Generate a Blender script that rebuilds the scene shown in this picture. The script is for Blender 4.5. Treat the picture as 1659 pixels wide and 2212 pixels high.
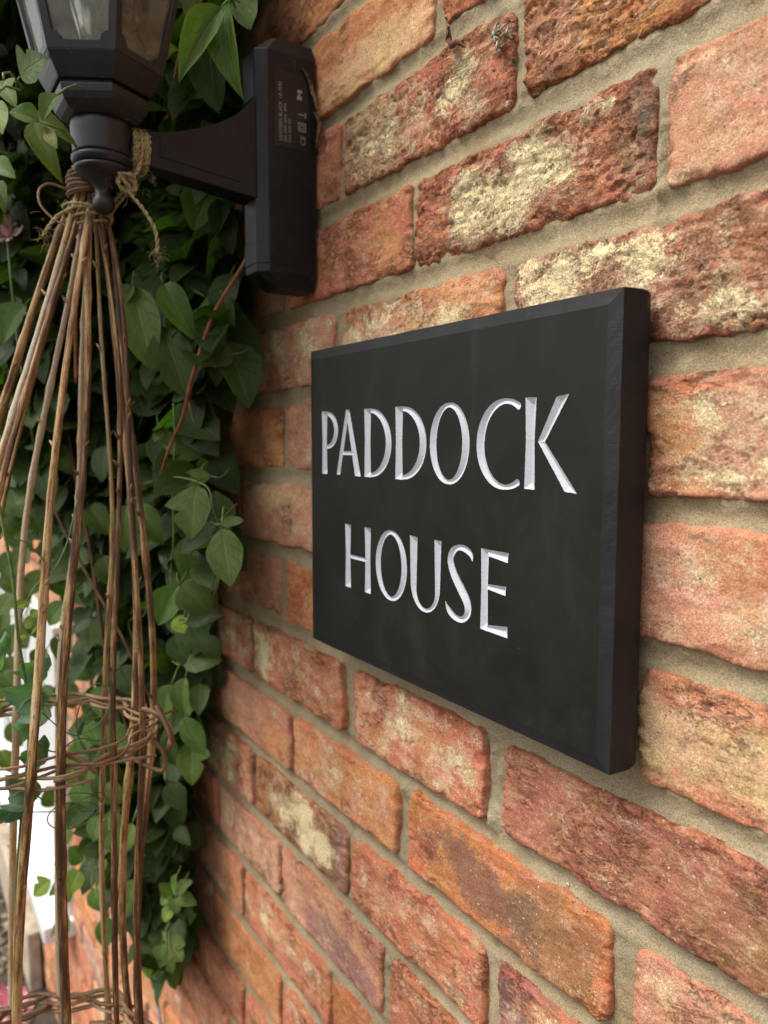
import bpy, math, random, json
import numpy as np
from mathutils import Vector, Matrix, noise as mnoise

for o in list(bpy.data.objects):
    bpy.data.objects.remove(o)
SC = bpy.context.scene
COL = SC.collection
EYE = 1.62                                  # height of the lens above the soil, metres

# ------------------------------------------------------------------ camera
cam_d = bpy.data.cameras.new('camera')
cam = bpy.data.objects.new('camera', cam_d)
COL.objects.link(cam)
YAW, PITCH, ROLL = 0.5784108, 0.0926536, 0.0016847
v = Vector((-math.cos(YAW)*math.cos(PITCH), math.sin(YAW)*math.cos(PITCH), -math.sin(PITCH)))
r = v.cross(Vector((0, 0, 1))).normalized()
u = r.cross(v)
r2 = math.cos(ROLL)*r + math.sin(ROLL)*u
u2 = -math.sin(ROLL)*r + math.cos(ROLL)*u
mw = Matrix((r2, u2, -v)).transposed().to_4x4()
mw.translation = Vector((0, -0.322535, EYE))
cam.matrix_world = mw
cam_d.sensor_fit = 'VERTICAL'
cam_d.sensor_height = 36.0
cam_d.sensor_width = 27.0
cam_d.lens = 1644.52/2212*36
cam_d.clip_start = 0.01
cam_d.clip_end = 500
cam_d.dof.use_dof = True
cam_d.dof.focus_distance = 0.44
cam_d.dof.aperture_fstop = 9.0
SC.camera = cam

# ------------------------------------------------------------------ sky, sun, exposure (bright overcast day)
SUN_DIR = Vector((-0.22, -0.62, 0.95)).normalized()      # towards the sun: in front of the wall, high, a little to the left
world = bpy.data.worlds.new('World')
SC.world = world
world.use_nodes = True
wn = world.node_tree
wn.nodes.clear()
wo = wn.nodes.new('ShaderNodeOutputWorld')
wb = wn.nodes.new('ShaderNodeBackground')
sky = wn.nodes.new('ShaderNodeTexSky')
sky.sky_type = 'NISHITA'
sky.sun_disc = False
sky.sun_elevation = math.asin(SUN_DIR.z)
sky.sun_rotation = math.atan2(SUN_DIR.x, SUN_DIR.y)
sky.air_density = 1.0
sky.dust_density = 4.0
hs = wn.nodes.new('ShaderNodeHueSaturation')
hs.inputs['Saturation'].default_value = 0.12             # a veil of cloud takes most of the blue out
wn.links.new(sky.outputs[0], hs.inputs['Color'])
wn.links.new(hs.outputs[0], wb.inputs['Color'])
wb.inputs['Strength'].default_value = 0.13
wn.links.new(wb.outputs[0], wo.inputs[0])
sun_d = bpy.data.lights.new('sun', 'SUN')
sun_d.energy = 1.3
sun_d.angle = math.radians(28)
sun_d.color = (1.0, 0.93, 0.80)
sun = bpy.data.objects.new('sun', sun_d)
COL.objects.link(sun)
sun.rotation_euler = SUN_DIR.to_track_quat('Z', 'Y').to_euler()
SC.view_settings.view_transform = 'Standard'
SC.view_settings.look = 'None'
SC.view_settings.gamma = 1.0
SC.view_settings.use_curve_mapping = False
SC.view_settings.exposure = 0.86
SC.render.engine = 'CYCLES'
SC.cycles.max_bounces = 8
SC.cycles.use_denoising = True

# ------------------------------------------------------------------ helpers
rng = np.random.default_rng(7)
R = random.Random(11)
def MM(x, y, z):
    return Vector((x/1000, y/1000, EYE + z/1000))

def mesh_np(name, verts, faces, mat=None, smooth=True, attrs=None, uv=None):
    """verts (N,3) metres; faces (M,3|4) int array or list of arrays of polygons"""
    me = bpy.data.meshes.new(name)
    verts = np.asarray(verts, dtype=np.float32)
    if isinstance(faces, np.ndarray):
        k = faces.shape[1]
        nf = len(faces)
        loops = faces.astype(np.int32).ravel()
        starts = np.arange(nf, dtype=np.int32)*k
        totals = np.full(nf, k, dtype=np.int32)
    else:
        totals = np.array([len(f) for f in faces], dtype=np.int32)
        nf = len(faces)
        loops = np.concatenate([np.asarray(f, dtype=np.int32) for f in faces])
        starts = np.concatenate([[0], np.cumsum(totals)[:-1]]).astype(np.int32)
    me.vertices.add(len(verts))
    me.vertices.foreach_set('co', verts.ravel())
    me.loops.add(len(loops))
    me.loops.foreach_set('vertex_index', loops)
    me.polygons.add(nf)
    me.polygons.foreach_set('loop_start', starts)
    me.polygons.foreach_set('loop_total', totals)
    me.polygons.foreach_set('use_smooth', np.full(nf, smooth, dtype=bool))
    if uv is not None:
        l = me.uv_layers.new(name='UVMap')
        l.data.foreach_set('uv', np.asarray(uv, dtype=np.float32)[loops].ravel())
    me.update(calc_edges=True)
    me.validate()
    if attrs:
        for k2, a in attrs.items():
            a = np.asarray(a, dtype=np.float32)
            if a.ndim == 2:
                at = me.attributes.new(k2, 'FLOAT_COLOR', 'POINT')
                c = np.ones((len(a), 4), dtype=np.float32); c[:, :3] = a
                at.data.foreach_set('color', c.ravel())
            else:
                at = me.attributes.new(k2, 'FLOAT', 'POINT')
                at.data.foreach_set('value', a)
    if mat:
        me.materials.append(mat)
    return me

def ob(name, me, parent=None, loc=None, **props):
    o = bpy.data.objects.new(name, me)
    COL.objects.link(o)
    if parent is not None:
        o.parent = parent
    if loc is not None:
        o.location = loc
    for k, val in props.items():
        o[k] = val
    return o

def thing(o, label, cat, group=None):
    o['label'] = label
    o['category'] = cat
    if group:
        o['group'] = group
    return o

def empty(name, loc=(0, 0, 0)):
    return ob(name, None, loc=loc)

class MB:
    """collects vertices and faces (metres)"""
    def __init__(s): s.v = []; s.f = []; s.uv = []
    def add(s, vs, fs, uv=None):
        n = len(s.v)
        s.v += [tuple(p) for p in vs]
        s.f += [[i+n for i in f] for f in fs]
        s.uv += list(uv) if uv is not None else [(0, 0)]*len(vs)
    def tube(s, pts, rad, sides=8, cap=True, phase=0.0):
        pts = [Vector(p) for p in pts]
        n = len(pts)
        rad = rad if hasattr(rad, '__len__') else [rad]*n
        t0 = (pts[1]-pts[0]).normalized()
        ref = Vector((0, 0, 1)) if abs(t0.z) < 0.9 else Vector((1, 0, 0))
        nx = t0.cross(ref).normalized()
        vs = []; uv = []; L = 0.0
        for i, p in enumerate(pts):
            t = (pts[min(i+1, n-1)]-pts[max(i-1, 0)])
            t = t.normalized() if t.length > 1e-9 else t0
            nx = (nx - t*nx.dot(t))
            nx = nx.normalized() if nx.length > 1e-9 else t.orthogonal().normalized()
            ny = t.cross(nx)
            if i: L += (p-pts[i-1]).length
            for k in range(sides):
                a = 2*math.pi*k/sides+phase
                vs.append(p+(nx*math.cos(a)+ny*math.sin(a))*rad[i])
                uv.append((L, k/sides if k <= sides/2 else 1-k/sides))
        fs = []
        for i in range(n-1):
            for k in range(sides):
                k2 = (k+1) % sides
                fs.append([i*sides+k, i*sides+k2, (i+1)*sides+k2, (i+1)*sides+k])
        if cap:
            fs.append(list(range(sides))[::-1]); fs.append([(n-1)*sides+k for k in range(sides)])
        s.add(vs, fs, uv)
    def lathe(s, prof, c, seg=40):
        """prof list of (r,z) mm, c=(x,y) mm"""
        vs = []; fs = []
        for rr, z in prof:
            for k in range(seg):
                a = 2*math.pi*k/seg
                vs.append(MM(c[0]+rr*math.cos(a), c[1]+rr*math.sin(a), z))
        n = len(prof)
        for i in range(n-1):
            for k in range(seg):
                k2 = (k+1) % seg
                fs.append([i*seg+k, (i+1)*seg+k, (i+1)*seg+k2, i*seg+k2])
        fs.append([k for k in range(seg)]); fs.append([(n-1)*seg+k for k in range(seg)][::-1])
        s.add(vs, fs)
    def prism(s, poly, y0, y1=None, fn=None):
        """poly = list of 3D points (front), fn maps each to its back point"""
        n = len(poly); back = [fn(p) for p in poly]
        s.add(list(poly)+back, [list(range(n)), list(range(2*n-1, n-1, -1))] +
              [[i, i+n, (i+1) % n+n, (i+1) % n] for i in range(n)])
    def box(s, a, b):
        x0, y0, z0 = a; x1, y1, z1 = b
        P = [MM(x, y, z) for x in (x0, x1) for y in (y0, y1) for z in (z0, z1)]
        s.add(P, [[0, 1, 3, 2], [4, 6, 7, 5], [0, 4, 5, 1], [2, 3, 7, 6], [0, 2, 6, 4], [1, 5, 7, 3]])
    def build(s, name, mat, smooth=True):
        return mesh_np(name, np.array([tuple(p) for p in s.v]), s.f, mat, smooth, uv=np.array(s.uv))

def catmull(P, n):
    P = [np.array(p, dtype=float) for p in P]
    P = [2*P[0]-P[1]]+P+[2*P[-1]-P[-2]]
    out = []
    for i in range(1, len(P)-2):
        for k in range(n):
            t = k/n
            out.append(0.5*((2*P[i])+(-P[i-1]+P[i+1])*t+(2*P[i-1]-5*P[i]+4*P[i+1]-P[i+2])*t*t+(-P[i-1]+3*P[i]-3*P[i+1]+P[i+2])*t**3))
    out.append(P[-2])
    return out

def add_bevel(o, w, seg=2, ang=30):
    m = o.modifiers.new('bevel', 'BEVEL'); m.width = w; m.segments = seg
    m.limit_method = 'ANGLE'; m.angle_limit = math.radians(ang); m.harden_normals = False
    return m

# 2D gradient noise in numpy
def _h(ix, iy, seed):
    a = (ix.astype(np.int64)*374761393 + iy.astype(np.int64)*668265263 + np.int64(seed)*974634777) & 0xFFFFFFFF
    a = ((a ^ (a >> 13))*1274126177) & 0xFFFFFFFF
    a = ((a ^ (a >> 16))*2246822519) & 0xFFFFFFFF
    return (a ^ (a >> 15)) & 0xFFFF
def pn(x, y, seed=0):
    ix = np.floor(x); iy = np.floor(y); fx = x-ix; fy = y-iy
    sx = fx*fx*fx*(fx*(fx*6-15)+10); sy = fy*fy*fy*(fy*(fy*6-15)+10)
    def g(i, j):
        a = _h(ix+i, iy+j, seed)*(2*math.pi/65536)
        return np.cos(a)*(fx-i)+np.sin(a)*(fy-j)
    n0 = g(0, 0)*(1-sx)+g(1, 0)*sx
    n1 = g(0, 1)*(1-sx)+g(1, 1)*sx
    return (n0*(1-sy)+n1*sy)*1.5
def fbm(x, y, seed=0, oct=4, gain=0.5):
    s = 0; a = 1.0; t = 0
    for k in range(oct):
        s = s+a*pn(x*2**k, y*2**k, seed+31*k); t += a; a *= gain
    return s/t*1.6
def sst(a, b, x):
    t = np.clip((x-a)/(b-a), 0, 1); return t*t*(3-2*t)

# ------------------------------------------------------------------ materials
def new_mat(name):
    m = bpy.data.materials.new(name); m.use_nodes = True
    nt = m.node_tree; nt.nodes.clear()
    out = nt.nodes.new('ShaderNodeOutputMaterial')
    b = nt.nodes.new('ShaderNodeBsdfPrincipled')
    nt.links.new(b.outputs[0], out.inputs[0])
    return m, nt, b, out
class NT:
    def __init__(s, nt): s.nt = nt
    def n(s, t, **kw):
        nd = s.nt.nodes.new(t)
        for k, val in kw.items(): setattr(nd, k, val)
        return nd
    def l(s, a, b): s.nt.links.new(a, b)
    def pos(s):
        return s.n('ShaderNodeNewGeometry').outputs['Position']
    def noise(s, vec, scale, detail=4, rough=0.5, lac=2.0, dist=0.0):
        nd = s.n('ShaderNodeTexNoise'); nd.inputs['Scale'].default_value = scale
        nd.inputs['Detail'].default_value = detail; nd.inputs['Roughness'].default_value = rough
        nd.inputs['Lacunarity'].default_value = lac
        nd.inputs['Distortion'].default_value = dist
        s.l(vec, nd.inputs['Vector']); return nd.outputs['Fac']
    def math(s, op, a, b=None, c=None, clamp=False):
        nd = s.n('ShaderNodeMath', operation=op); nd.use_clamp = clamp
        for i, x in enumerate((a, b, c)):
            if x is None: continue
            if isinstance(x, (int, float)): nd.inputs[i].default_value = x
            else: s.l(x, nd.inputs[i])
        return nd.outputs[0]
    def ramp(s, x, a, b, c=0.0, d=1.0, smooth=True):
        nd = s.n('ShaderNodeMapRange'); nd.interpolation_type = 'SMOOTHSTEP' if smooth else 'LINEAR'
        s.l(x, nd.inputs[0])
        for i, val in enumerate((a, b, c, d)): nd.inputs[i+1].default_value = val
        return nd.outputs[0]
    def mix(s, f, a, b, mode='MIX'):
        nd = s.n('ShaderNodeMix', data_type='RGBA', blend_type=mode)
        for sock, x in ((nd.inputs[0], f), (nd.inputs[6], a), (nd.inputs[7], b)):
            if isinstance(x, (int, float)): sock.default_value = x
            elif isinstance(x, tuple): sock.default_value = (*x, 1)
            else: s.l(x, sock)
        return nd.outputs[2]
    def attr(s, name, kind='GEOMETRY', out='Fac'):
        nd = s.n('ShaderNodeAttribute', attribute_name=name, attribute_type=kind); return nd.outputs[out]
    def bump(s, h, dist, strength=1.0, prev=None):
        nd = s.n('ShaderNodeBump'); nd.inputs['Distance'].default_value = dist; nd.inputs['Strength'].default_value = strength
        s.l(h, nd.inputs['Height'])
        if prev is not None: s.l(prev, nd.inputs['Normal'])
        return nd.outputs[0]
    def scale(s, vec, sx, sy, sz):
        nd = s.n('ShaderNodeMapping'); nd.inputs['Scale'].default_value = (sx, sy, sz); s.l(vec, nd.inputs[0]); return nd.outputs[0]

def simple(name, col, rough=0.6, spec=0.5, metal=0.0, var=0.0, nscale=200, bump=0.0, bscale=400, dust=0.0):
    m, nt, b, out = new_mat(name); k = NT(nt)
    b.inputs['Roughness'].default_value = rough
    b.inputs['Specular IOR Level'].default_value = spec
    b.inputs['Metallic'].default_value = metal
    if var:
        f = k.noise(k.pos(), nscale, 5, .6)
        c2 = tuple(min(1, c*(1+var)) for c in col); c1 = tuple(c*(1-var) for c in col)
        cc = k.mix(k.ramp(f, .35, .65), c1, c2)
        if dust:
            cc = k.mix(k.ramp(k.noise(k.pos(), 900, 3, .7), .66, .76, 0, dust), cc, (.22, .21, .19))
            cc = k.mix(k.ramp(k.noise(k.scale(k.pos(), 30, 30, 12), 1.0, 6, .7, dist=1.5), .52, .75, 0, dust*.35), cc, (.10, .098, .09))
        k.l(cc, b.inputs['Base Color'])
    else:
        b.inputs['Base Color'].default_value = (*col, 1)
    if bump:
        k.l(k.bump(k.noise(k.pos(), bscale, 4, .6), bump), b.inputs['Normal'])
    return m

# brick: base colour, lime wash, burnt patches and worn rims come as vertex data of each brick
def mat_brick():
    m, nt, b, out = new_mat('handmade_brick'); k = NT(nt)
    P = k.pos()
    base = k.attr('col', out='Color')
    lime = k.attr('lime'); burn = k.attr('burn'); rim = k.attr('rim')
    n1 = k.noise(P, 38, 5, .6, dist=.6)
    n2 = k.noise(P, 210, 6, .72)
    n3 = k.noise(P, 1100, 3, .6)
    nst = k.noise(k.scale(P, 60, 60, 190), 1.0, 6, .7, dist=.8)      # streaks of the mould, along the brick
    hsv = k.n('ShaderNodeHueSaturation')
    k.l(base, hsv.inputs['Color'])
    k.l(k.ramp(n1, .3, .7, .485, .515), hsv.inputs['Hue'])
    k.l(k.ramp(n2, .25, .75, .82, 1.18), hsv.inputs['Value'])
    hsv.inputs['Saturation'].default_value = 1.0
    c = hsv.outputs[0]
    c = k.mix(k.ramp(nst, .46, .66, 0, .48), c, (.64, .38, .25), 'MIX')   # pale dusty film
    nf = k.noise(k.scale(P, 330, 330, 520), 1.0, 6, .78, dist=.5)
    n2b = k.noise(P, 75, 6, .7)
    fl = k.math('ADD', k.math('MULTIPLY', k.math('SUBTRACT', nf, .5), 1.5), k.math('ADD', k.math('MULTIPLY', k.math('SUBTRACT', n2b, .5), 1.6), k.math('MULTIPLY', lime, .55)))
    c = k.mix(k.ramp(fl, .06, .42, 0, .82), c, (.68, .48, .32))          # powdery flecks
    c = k.mix(k.ramp(fl, -.25, -.60, 0, .30), c, (.30, .10, .06))
    c = k.mix(k.math('MULTIPLY', k.ramp(rim, .0, 1.0), .35), c, (.42, .125, .065))   # redder fired rim
    # lime wash remains
    nl = k.noise(P, 120, 9, .74, dist=.35)
    nl2 = k.noise(P, 560, 5, .75)
    h = k.math('ADD', lime, k.math('MULTIPLY', k.math('SUBTRACT', nl, .5), 1.25))
    h = k.math('ADD', h, k.math('MULTIPLY', k.math('SUBTRACT', nl2, .5), 1.5))
    lm = k.ramp(h, .50, .60)
    film = k.ramp(h, .22, .58, 0, .45)
    limec = k.mix(n3, (.68, .53, .275), (.86, .745, .465))
    c = k.mix(film, c, (.54, .34, .20))
    c = k.mix(k.math('MULTIPLY', lm, .93), c, limec)
    bm = k.ramp(k.math('ADD', k.math('ADD', burn, k.math('MULTIPLY', k.math('SUBTRACT', n2, .5), 1.5)), k.math('MULTIPLY', k.math('SUBTRACT', nl2, .5), 1.6)), .46, .60)
    c = k.mix(k.math('MULTIPLY', bm, .62), c, k.mix(n1, (.085, .075, .075), (.19, .13, .085)))
    # mortar smeared over the arrises
    sme = k.math('ADD', k.math('MULTIPLY', rim, .62), k.math('MULTIPLY', k.math('SUBTRACT', k.noise(P, 48, 7, .72, dist=.8), .5), 1.9))
    c = k.mix(k.ramp(sme, .66, .80, 0, .85), c, (.40, .315, .19))
    # sand grains and pits
    vo = k.n('ShaderNodeTexVoronoi'); vo.inputs['Scale'].default_value = 330; k.l(P, vo.inputs['Vector'])
    vr = k.n('ShaderNodeSeparateColor'); k.l(vo.outputs['Color'], vr.inputs[0])
    grain = k.math('MULTIPLY', k.ramp(vo.outputs['Distance'], .16, .26, 1, 0), k.ramp(vr.outputs[0], .90, .92))
    c = k.mix(k.math('MULTIPLY', grain, .75), c, (.78, .62, .40))
    dark = k.math('MULTIPLY', k.ramp(vo.outputs['Distance'], .2, .32, 1, 0), k.ramp(vr.outputs[1], .93, .95))
    c = k.mix(k.math('MULTIPLY', dark, .6), c, (.06, .035, .028))
    c = k.mix(1.0, c, k.mix(k.ramp(n3, .32, .68), (.70, .68, .66), (1.30, 1.31, 1.32)), 'MULTIPLY')
    k.l(c, b.inputs['Base Color'])
    b.inputs['Roughness'].default_value = .92
    b.inputs['Specular IOR Level'].default_value = .18
    # relief
    cr = k.attr('crumb')
    nb = k.bump(n3, .00034, 1.0)
    nb = k.bump(n2, .0010, 1.0, nb)
    st = k.noise(k.scale(P, 150, 150, 330), 1.0, 7, .78, dist=.3)
    hh = k.math('MULTIPLY', st, k.math('MULTIPLY', k.ramp(cr, 0, 1, .35, 1.5), k.ramp(lm, 0, 1, 1, .3)))
    nb = k.bump(hh, .00085, 1.0, nb)
    nb = k.bump(k.math('MULTIPLY', lm, 1.0), .00045, 1.0, nb)
    # splits and layered fissures of the clay, strongest in the crumbly bricks
    f1 = k.noise(k.scale(P, 21, 21, 48), 1.0, 8, .70, dist=.35)
    g1 = k.ramp(k.math('ABSOLUTE', k.math('SUBTRACT', f1, .5)), .0, .014, 1, 0)
    f2 = k.noise(k.scale(P, 55, 55, 120), 1.0, 6, .72, dist=.3)
    g2 = k.ramp(k.math('ABSOLUTE', k.math('SUBTRACT', f2, .5)), .0, .016, 1, 0)
    where = k.ramp(k.math('ADD', k.noise(P, 17, 3, .5), k.math('MULTIPLY', cr, .45)), .64, .84)
    gg = k.math('MULTIPLY', k.math('MULTIPLY', k.math('ADD', g1, k.math('MULTIPLY', g2, .4)), where), k.ramp(lm, 0, 1, 1, .35))
    nb = k.bump(k.math('MULTIPLY', gg, -1.0), .0036, 1.0, nb)
    nb = k.bump(k.math('MULTIPLY', k.ramp(f1, .44, .52), k.math('MULTIPLY', where, cr)), .0018, .9, nb)
    k.l(nb, b.inputs['Normal'])
    return m
def mat_mortar():
    m, nt, b, out = new_mat('sand_mortar'); k = NT(nt)
    P = k.pos()
    n1 = k.noise(P, 14, 4, .6); n2 = k.noise(P, 150, 6, .7); n3 = k.noise(P, 1300, 2, .6)
    c = k.mix(k.ramp(n1, .35, .65), (.325, .248, .140), (.415, .338, .215))
    big = k.noise(P, 3.2, 5, .6, dist=.8)
    c = k.mix(k.ramp(big, .42, .62, 0, .5), c, (.34, .29, .20))
    c = k.mix(k.ramp(k.noise(P, 9, 6, .7, dist=1.5), .60, .70, 0, .45), c, (.20, .155, .085))
    c = k.mix(1.0, c, k.mix(n2, (.84, .84, .84), (1.14, 1.14, 1.14)), 'MULTIPLY')
    c = k.mix(1.0, c, k.mix(k.ramp(n3, .3, .7), (.68, .67, .65), (1.30, 1.30, 1.32)), 'MULTIPLY')
    k.l(c, b.inputs['Base Color'])
    b.inputs['Roughness'].default_value = .95
    b.inputs['Specular IOR Level'].default_value = .12
    nb = k.bump(n3, .00045, 1.0)
    nb = k.bump(n2, .0016, 1.0, nb)
    k.l(nb, b.inputs['Normal'])
    return m
def mat_slate(name, c0, c1, rough, scratch=0.0):
    m, nt, b, out = new_mat(name); k = NT(nt)
    P = k.pos()
    n1 = k.noise(P, 26, 6, .65, dist=.5); n2 = k.noise(P, 700, 3, .6)
    c = k.mix(k.ramp(n1, .3, .75), c0, c1)
    vo = k.n('ShaderNodeTexVoronoi'); vo.inputs['Scale'].default_value = 90; k.l(P, vo.inputs['Vector'])
    vr = k.n('ShaderNodeSeparateColor'); k.l(vo.outputs['Color'], vr.inputs[0])
    sp = k.math('MULTIPLY', k.ramp(vo.outputs['Distance'], .03, .07, 1, 0), k.ramp(vr.outputs[0], .93, .95))
    c = k.mix(k.math('MULTIPLY', sp, .5), c, (.16, .16, .15))
    k.l(c, b.inputs['Base Color'])
    k.l(k.ramp(n1, .3, .7, rough-.04, rough+.07), b.inputs['Roughness'])
    b.inputs['Specular IOR Level'].default_value = .24
    sm = k.noise(k.scale(P, 9, 9, 5), 1.0, 6, .65, dist=2.0)
    c = k.mix(k.ramp(sm, .52, .72, 0, .35), c, (.034, .034, .030))
    k.l(c, b.inputs['Base Color'])
    nb = k.bump(n2, .00006, 1.0)
    if scratch:
        s1 = k.noise(k.scale(P, 60, 60, 1500), 1.0, 3, .6)
        s2 = k.noise(P, 45, 2, .5)
        nb = k.bump(k.math('MULTIPLY', s1, k.ramp(s2, .48, .6)), scratch, 1.0, nb)
    k.l(nb, b.inputs['Normal'])
    return m
def mat_letter():
    m, nt, b, out = new_mat('white_enamel_paint'); k = NT(nt)
    P = k.pos()
    s1 = k.noise(k.scale(P, 120, 120, 900), 1.0, 3, .6)
    s2 = k.noise(P, 160, 3, .6)
    c = k.mix(k.ramp(s1, .30, .70), (.475, .495, .54), (.53, .55, .60))
    c = k.mix(k.ramp(s2, .62, .78, 0, .22), c, (.40, .41, .435))
    k.l(c, b.inputs['Base Color'])
    b.inputs['Roughness'].default_value = .75
    b.inputs['Specular IOR Level'].default_value = .2
    k.l(k.bump(s1, .00007, 1.0), b.inputs['Normal'])
    return m
def mat_leaf(name, a, c2, back):
    m, nt, b, out = new_mat(name); k = NT(nt)
    uv = k.n('ShaderNodeUVMap').outputs[0]
    sp = k.n('ShaderNodeSeparateXYZ'); k.l(uv, sp.inputs[0])
    t, w = sp.outputs[0], sp.outputs[1]              # along 0..1, across -1..1
    aw = k.math('ABSOLUTE', w)
    oi = k.n('ShaderNodeObjectInfo')
    mid = k.ramp(aw, .02, .07, 1, 0)
    ph = k.math('SUBTRACT', k.math('MULTIPLY', t, 5.5), k.math('MULTIPLY', aw, 1.5))
    ph = k.math('ADD', ph, k.math('MULTIPLY', k.noise(uv, 3.5, 2, .5), .5))
    fr = k.math('ABSOLUTE', k.math('SUBTRACT', k.math('FRACT', ph), .5))
    vein = k.math('MULTIPLY', k.ramp(fr, .0, .05, 1, 0), .6)
    net = k.n('ShaderNodeTexVoronoi', feature='DISTANCE_TO_EDGE'); net.inputs['Scale'].default_value = 9; k.l(uv, net.inputs['Vector'])
    nv = k.math('MULTIPLY', k.ramp(net.outputs[0], .0, .05, 1, 0), .3)
    veins = k.math('MAXIMUM', k.math('MAXIMUM', mid, vein), nv)
    n1 = k.noise(uv, 2.2, 4, .6)
    c = k.mix(k.ramp(n1, .3, .7), a, c2)
    c = k.mix(k.math('MULTIPLY', veins, .55), c, tuple(x*.42 for x in a))
    c = k.mix(k.math('MULTIPLY', mid, .5), c, tuple(min(1, x*1.9) for x in c2))
    spots = k.noise(uv, 7, 5, .7)
    edge = k.ramp(aw, .90, 1.0)
    c = k.mix(k.math('MULTIPLY', k.ramp(spots, .66, .72), .55), c, (.30, .24, .07))
    c = k.mix(k.math('MULTIPLY', edge, .35), c, (.14, .17, .03))
    hsv = k.n('ShaderNodeHueSaturation'); k.l(c, hsv.inputs['Color'])
    k.l(k.ramp(oi.outputs['Random'], 0, 1, .480, .512, False), hsv.inputs['Hue'])
    tone = oi.outputs['Alpha']
    k.l(k.math('MULTIPLY', k.ramp(oi.outputs['Random'], 0, 1, .75, 1.2, False), k.n('ShaderNodeSeparateColor').outputs[0]) if False else k.ramp(oi.outputs['Random'], 0, 1, .72, 1.25, False), hsv.inputs['Value'])
    c = k.mix(1.0, hsv.outputs[0], oi.outputs['Color'], 'MULTIPLY')
    k.l(c, b.inputs['Base Color'])
    b.inputs['Roughness'].default_value = .50
    b.inputs['Specular IOR Level'].default_value = .36
    k.l(k.bump(k.math('SUBTRACT', k.math('MULTIPLY', n1, .4), veins), .0009, .8), b.inputs['Normal'])
    tr = k.n('ShaderNodeBsdfTranslucent')
    k.l(k.mix(1.0, c, (1.6, 2.2, .6), 'MULTIPLY'), tr.inputs['Color'])
    mx = k.n('ShaderNodeMixShader'); mx.inputs[0].default_value = .28
    k.l(b.outputs[0], mx.inputs[1]); k.l(tr.outputs[0], mx.inputs[2]); k.l(mx.outputs[0], out.inputs[0])
    return m
def mat_willow(name, cols, scale=1.0):
    m, nt, b, out = new_mat(name); k = NT(nt)
    uv = k.n('ShaderNodeUVMap').outputs[0]
    oi = k.n('ShaderNodeObjectInfo')
    off = k.n('ShaderNodeVectorMath', operation='ADD'); k.l(uv, off.inputs[0])
    cb = k.n('ShaderNodeCombineXYZ'); k.l(k.math('MULTIPLY', oi.outputs['Random'], 37.0), cb.inputs[0]); k.l(cb.outputs[0], off.inputs[1])
    V = off.outputs[0]
    long_ = k.noise(k.scale(V, 9*scale, 2.0, 1), 1.0, 5, .65)
    strk = k.noise(k.scale(V, 30*scale, 26, 1), 1.0, 5, .7)
    nod = k.noise(k.scale(V, 230*scale, 13, 1), 1.0, 5, .75)
    cr = k.n('ShaderNodeValToRGB')
    cr.color_ramp.elements.remove(cr.color_ramp.elements[1])
    for i, (p, cc) in enumerate(cols):
        e = cr.color_ramp.elements[0] if i == 0 else cr.color_ramp.elements.new(p)
        e.position = p; e.color = (*cc, 1)
    k.l(k.math('ADD', k.math('ADD', k.math('MULTIPLY_ADD', k.math('SUBTRACT', long_, .5), 2.3, .52), k.math('ADD', k.math('MULTIPLY', k.math('SUBTRACT', strk, .5), 1.1), k.math('MULTIPLY', k.math('SUBTRACT', k.noise(k.scale(V, 42*scale, 7, 1), 1.0, 4, .7), .5), 1.3))), k.ramp(oi.outputs['Random'], 0, 1, -.22, .38, False)), cr.inputs[0])
    c = k.mix(k.ramp(nod, .55, .64, 0, .75), cr.outputs[0], (.035, .020, .012))
    c = k.mix(k.ramp(strk, .64, .74, 0, .5), c, (.50, .42, .30))
    k.l(c, b.inputs['Base Color'])
    b.inputs['Roughness'].default_value = .55
    b.inputs['Specular IOR Level'].default_value = .35
    nb = k.bump(strk, .0009, .8); nb = k.bump(nod, .0009, .6, nb)
    k.l(nb, b.inputs['Normal'])
    return m
def mat_glass():
    m, nt, b, out = new_mat('dusty_lantern_glass'); k = NT(nt)
    P = k.pos()
    dirt = k.noise(P, 60, 7, .7, dist=1.0)
    b.inputs['Base Color'].default_value = (.42, .41, .33, 1); b.inputs['Roughness'].default_value = .7
    gl = k.n('ShaderNodeBsdfGlossy'); gl.inputs['Roughness'].default_value = .06
    tr = k.n('ShaderNodeBsdfTransparent'); tr.inputs[0].default_value = (.86, .88, .84, 1)
    fz = k.n('ShaderNodeFresnel'); fz.inputs[0].default_value = 1.5
    m1 = k.n('ShaderNodeMixShader'); k.l(fz.outputs[0], m1.inputs[0]); k.l(tr.outputs[0], m1.inputs[1]); k.l(gl.outputs[0], m1.inputs[2])
    m2 = k.n('ShaderNodeMixShader'); k.l(k.ramp(dirt, .25, .80, .05, .42), m2.inputs[0]); k.l(m1.outputs[0], m2.inputs[1]); k.l(b.outputs[0], m2.inputs[2])
    k.l(m2.outputs[0], out.inputs[0])
    return m
def mat_soil():
    m, nt, b, out = new_mat('garden_soil'); k = NT(nt)
    P = k.pos()
    n1 = k.noise(P, 6, 8, .7); n2 = k.noise(P, 60, 6, .7)
    c = k.mix(k.ramp(n1, .3, .7), (.055, .042, .030), (.12, .095, .065))
    c = k.mix(k.ramp(n2, .55, .7), c, (.16, .14, .11))
    k.l(c, b.inputs['Base Color']); b.inputs['Roughness'].default_value = .95
    k.l(k.bump(n2, .02), b.inputs['Normal'])
    return m

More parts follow.
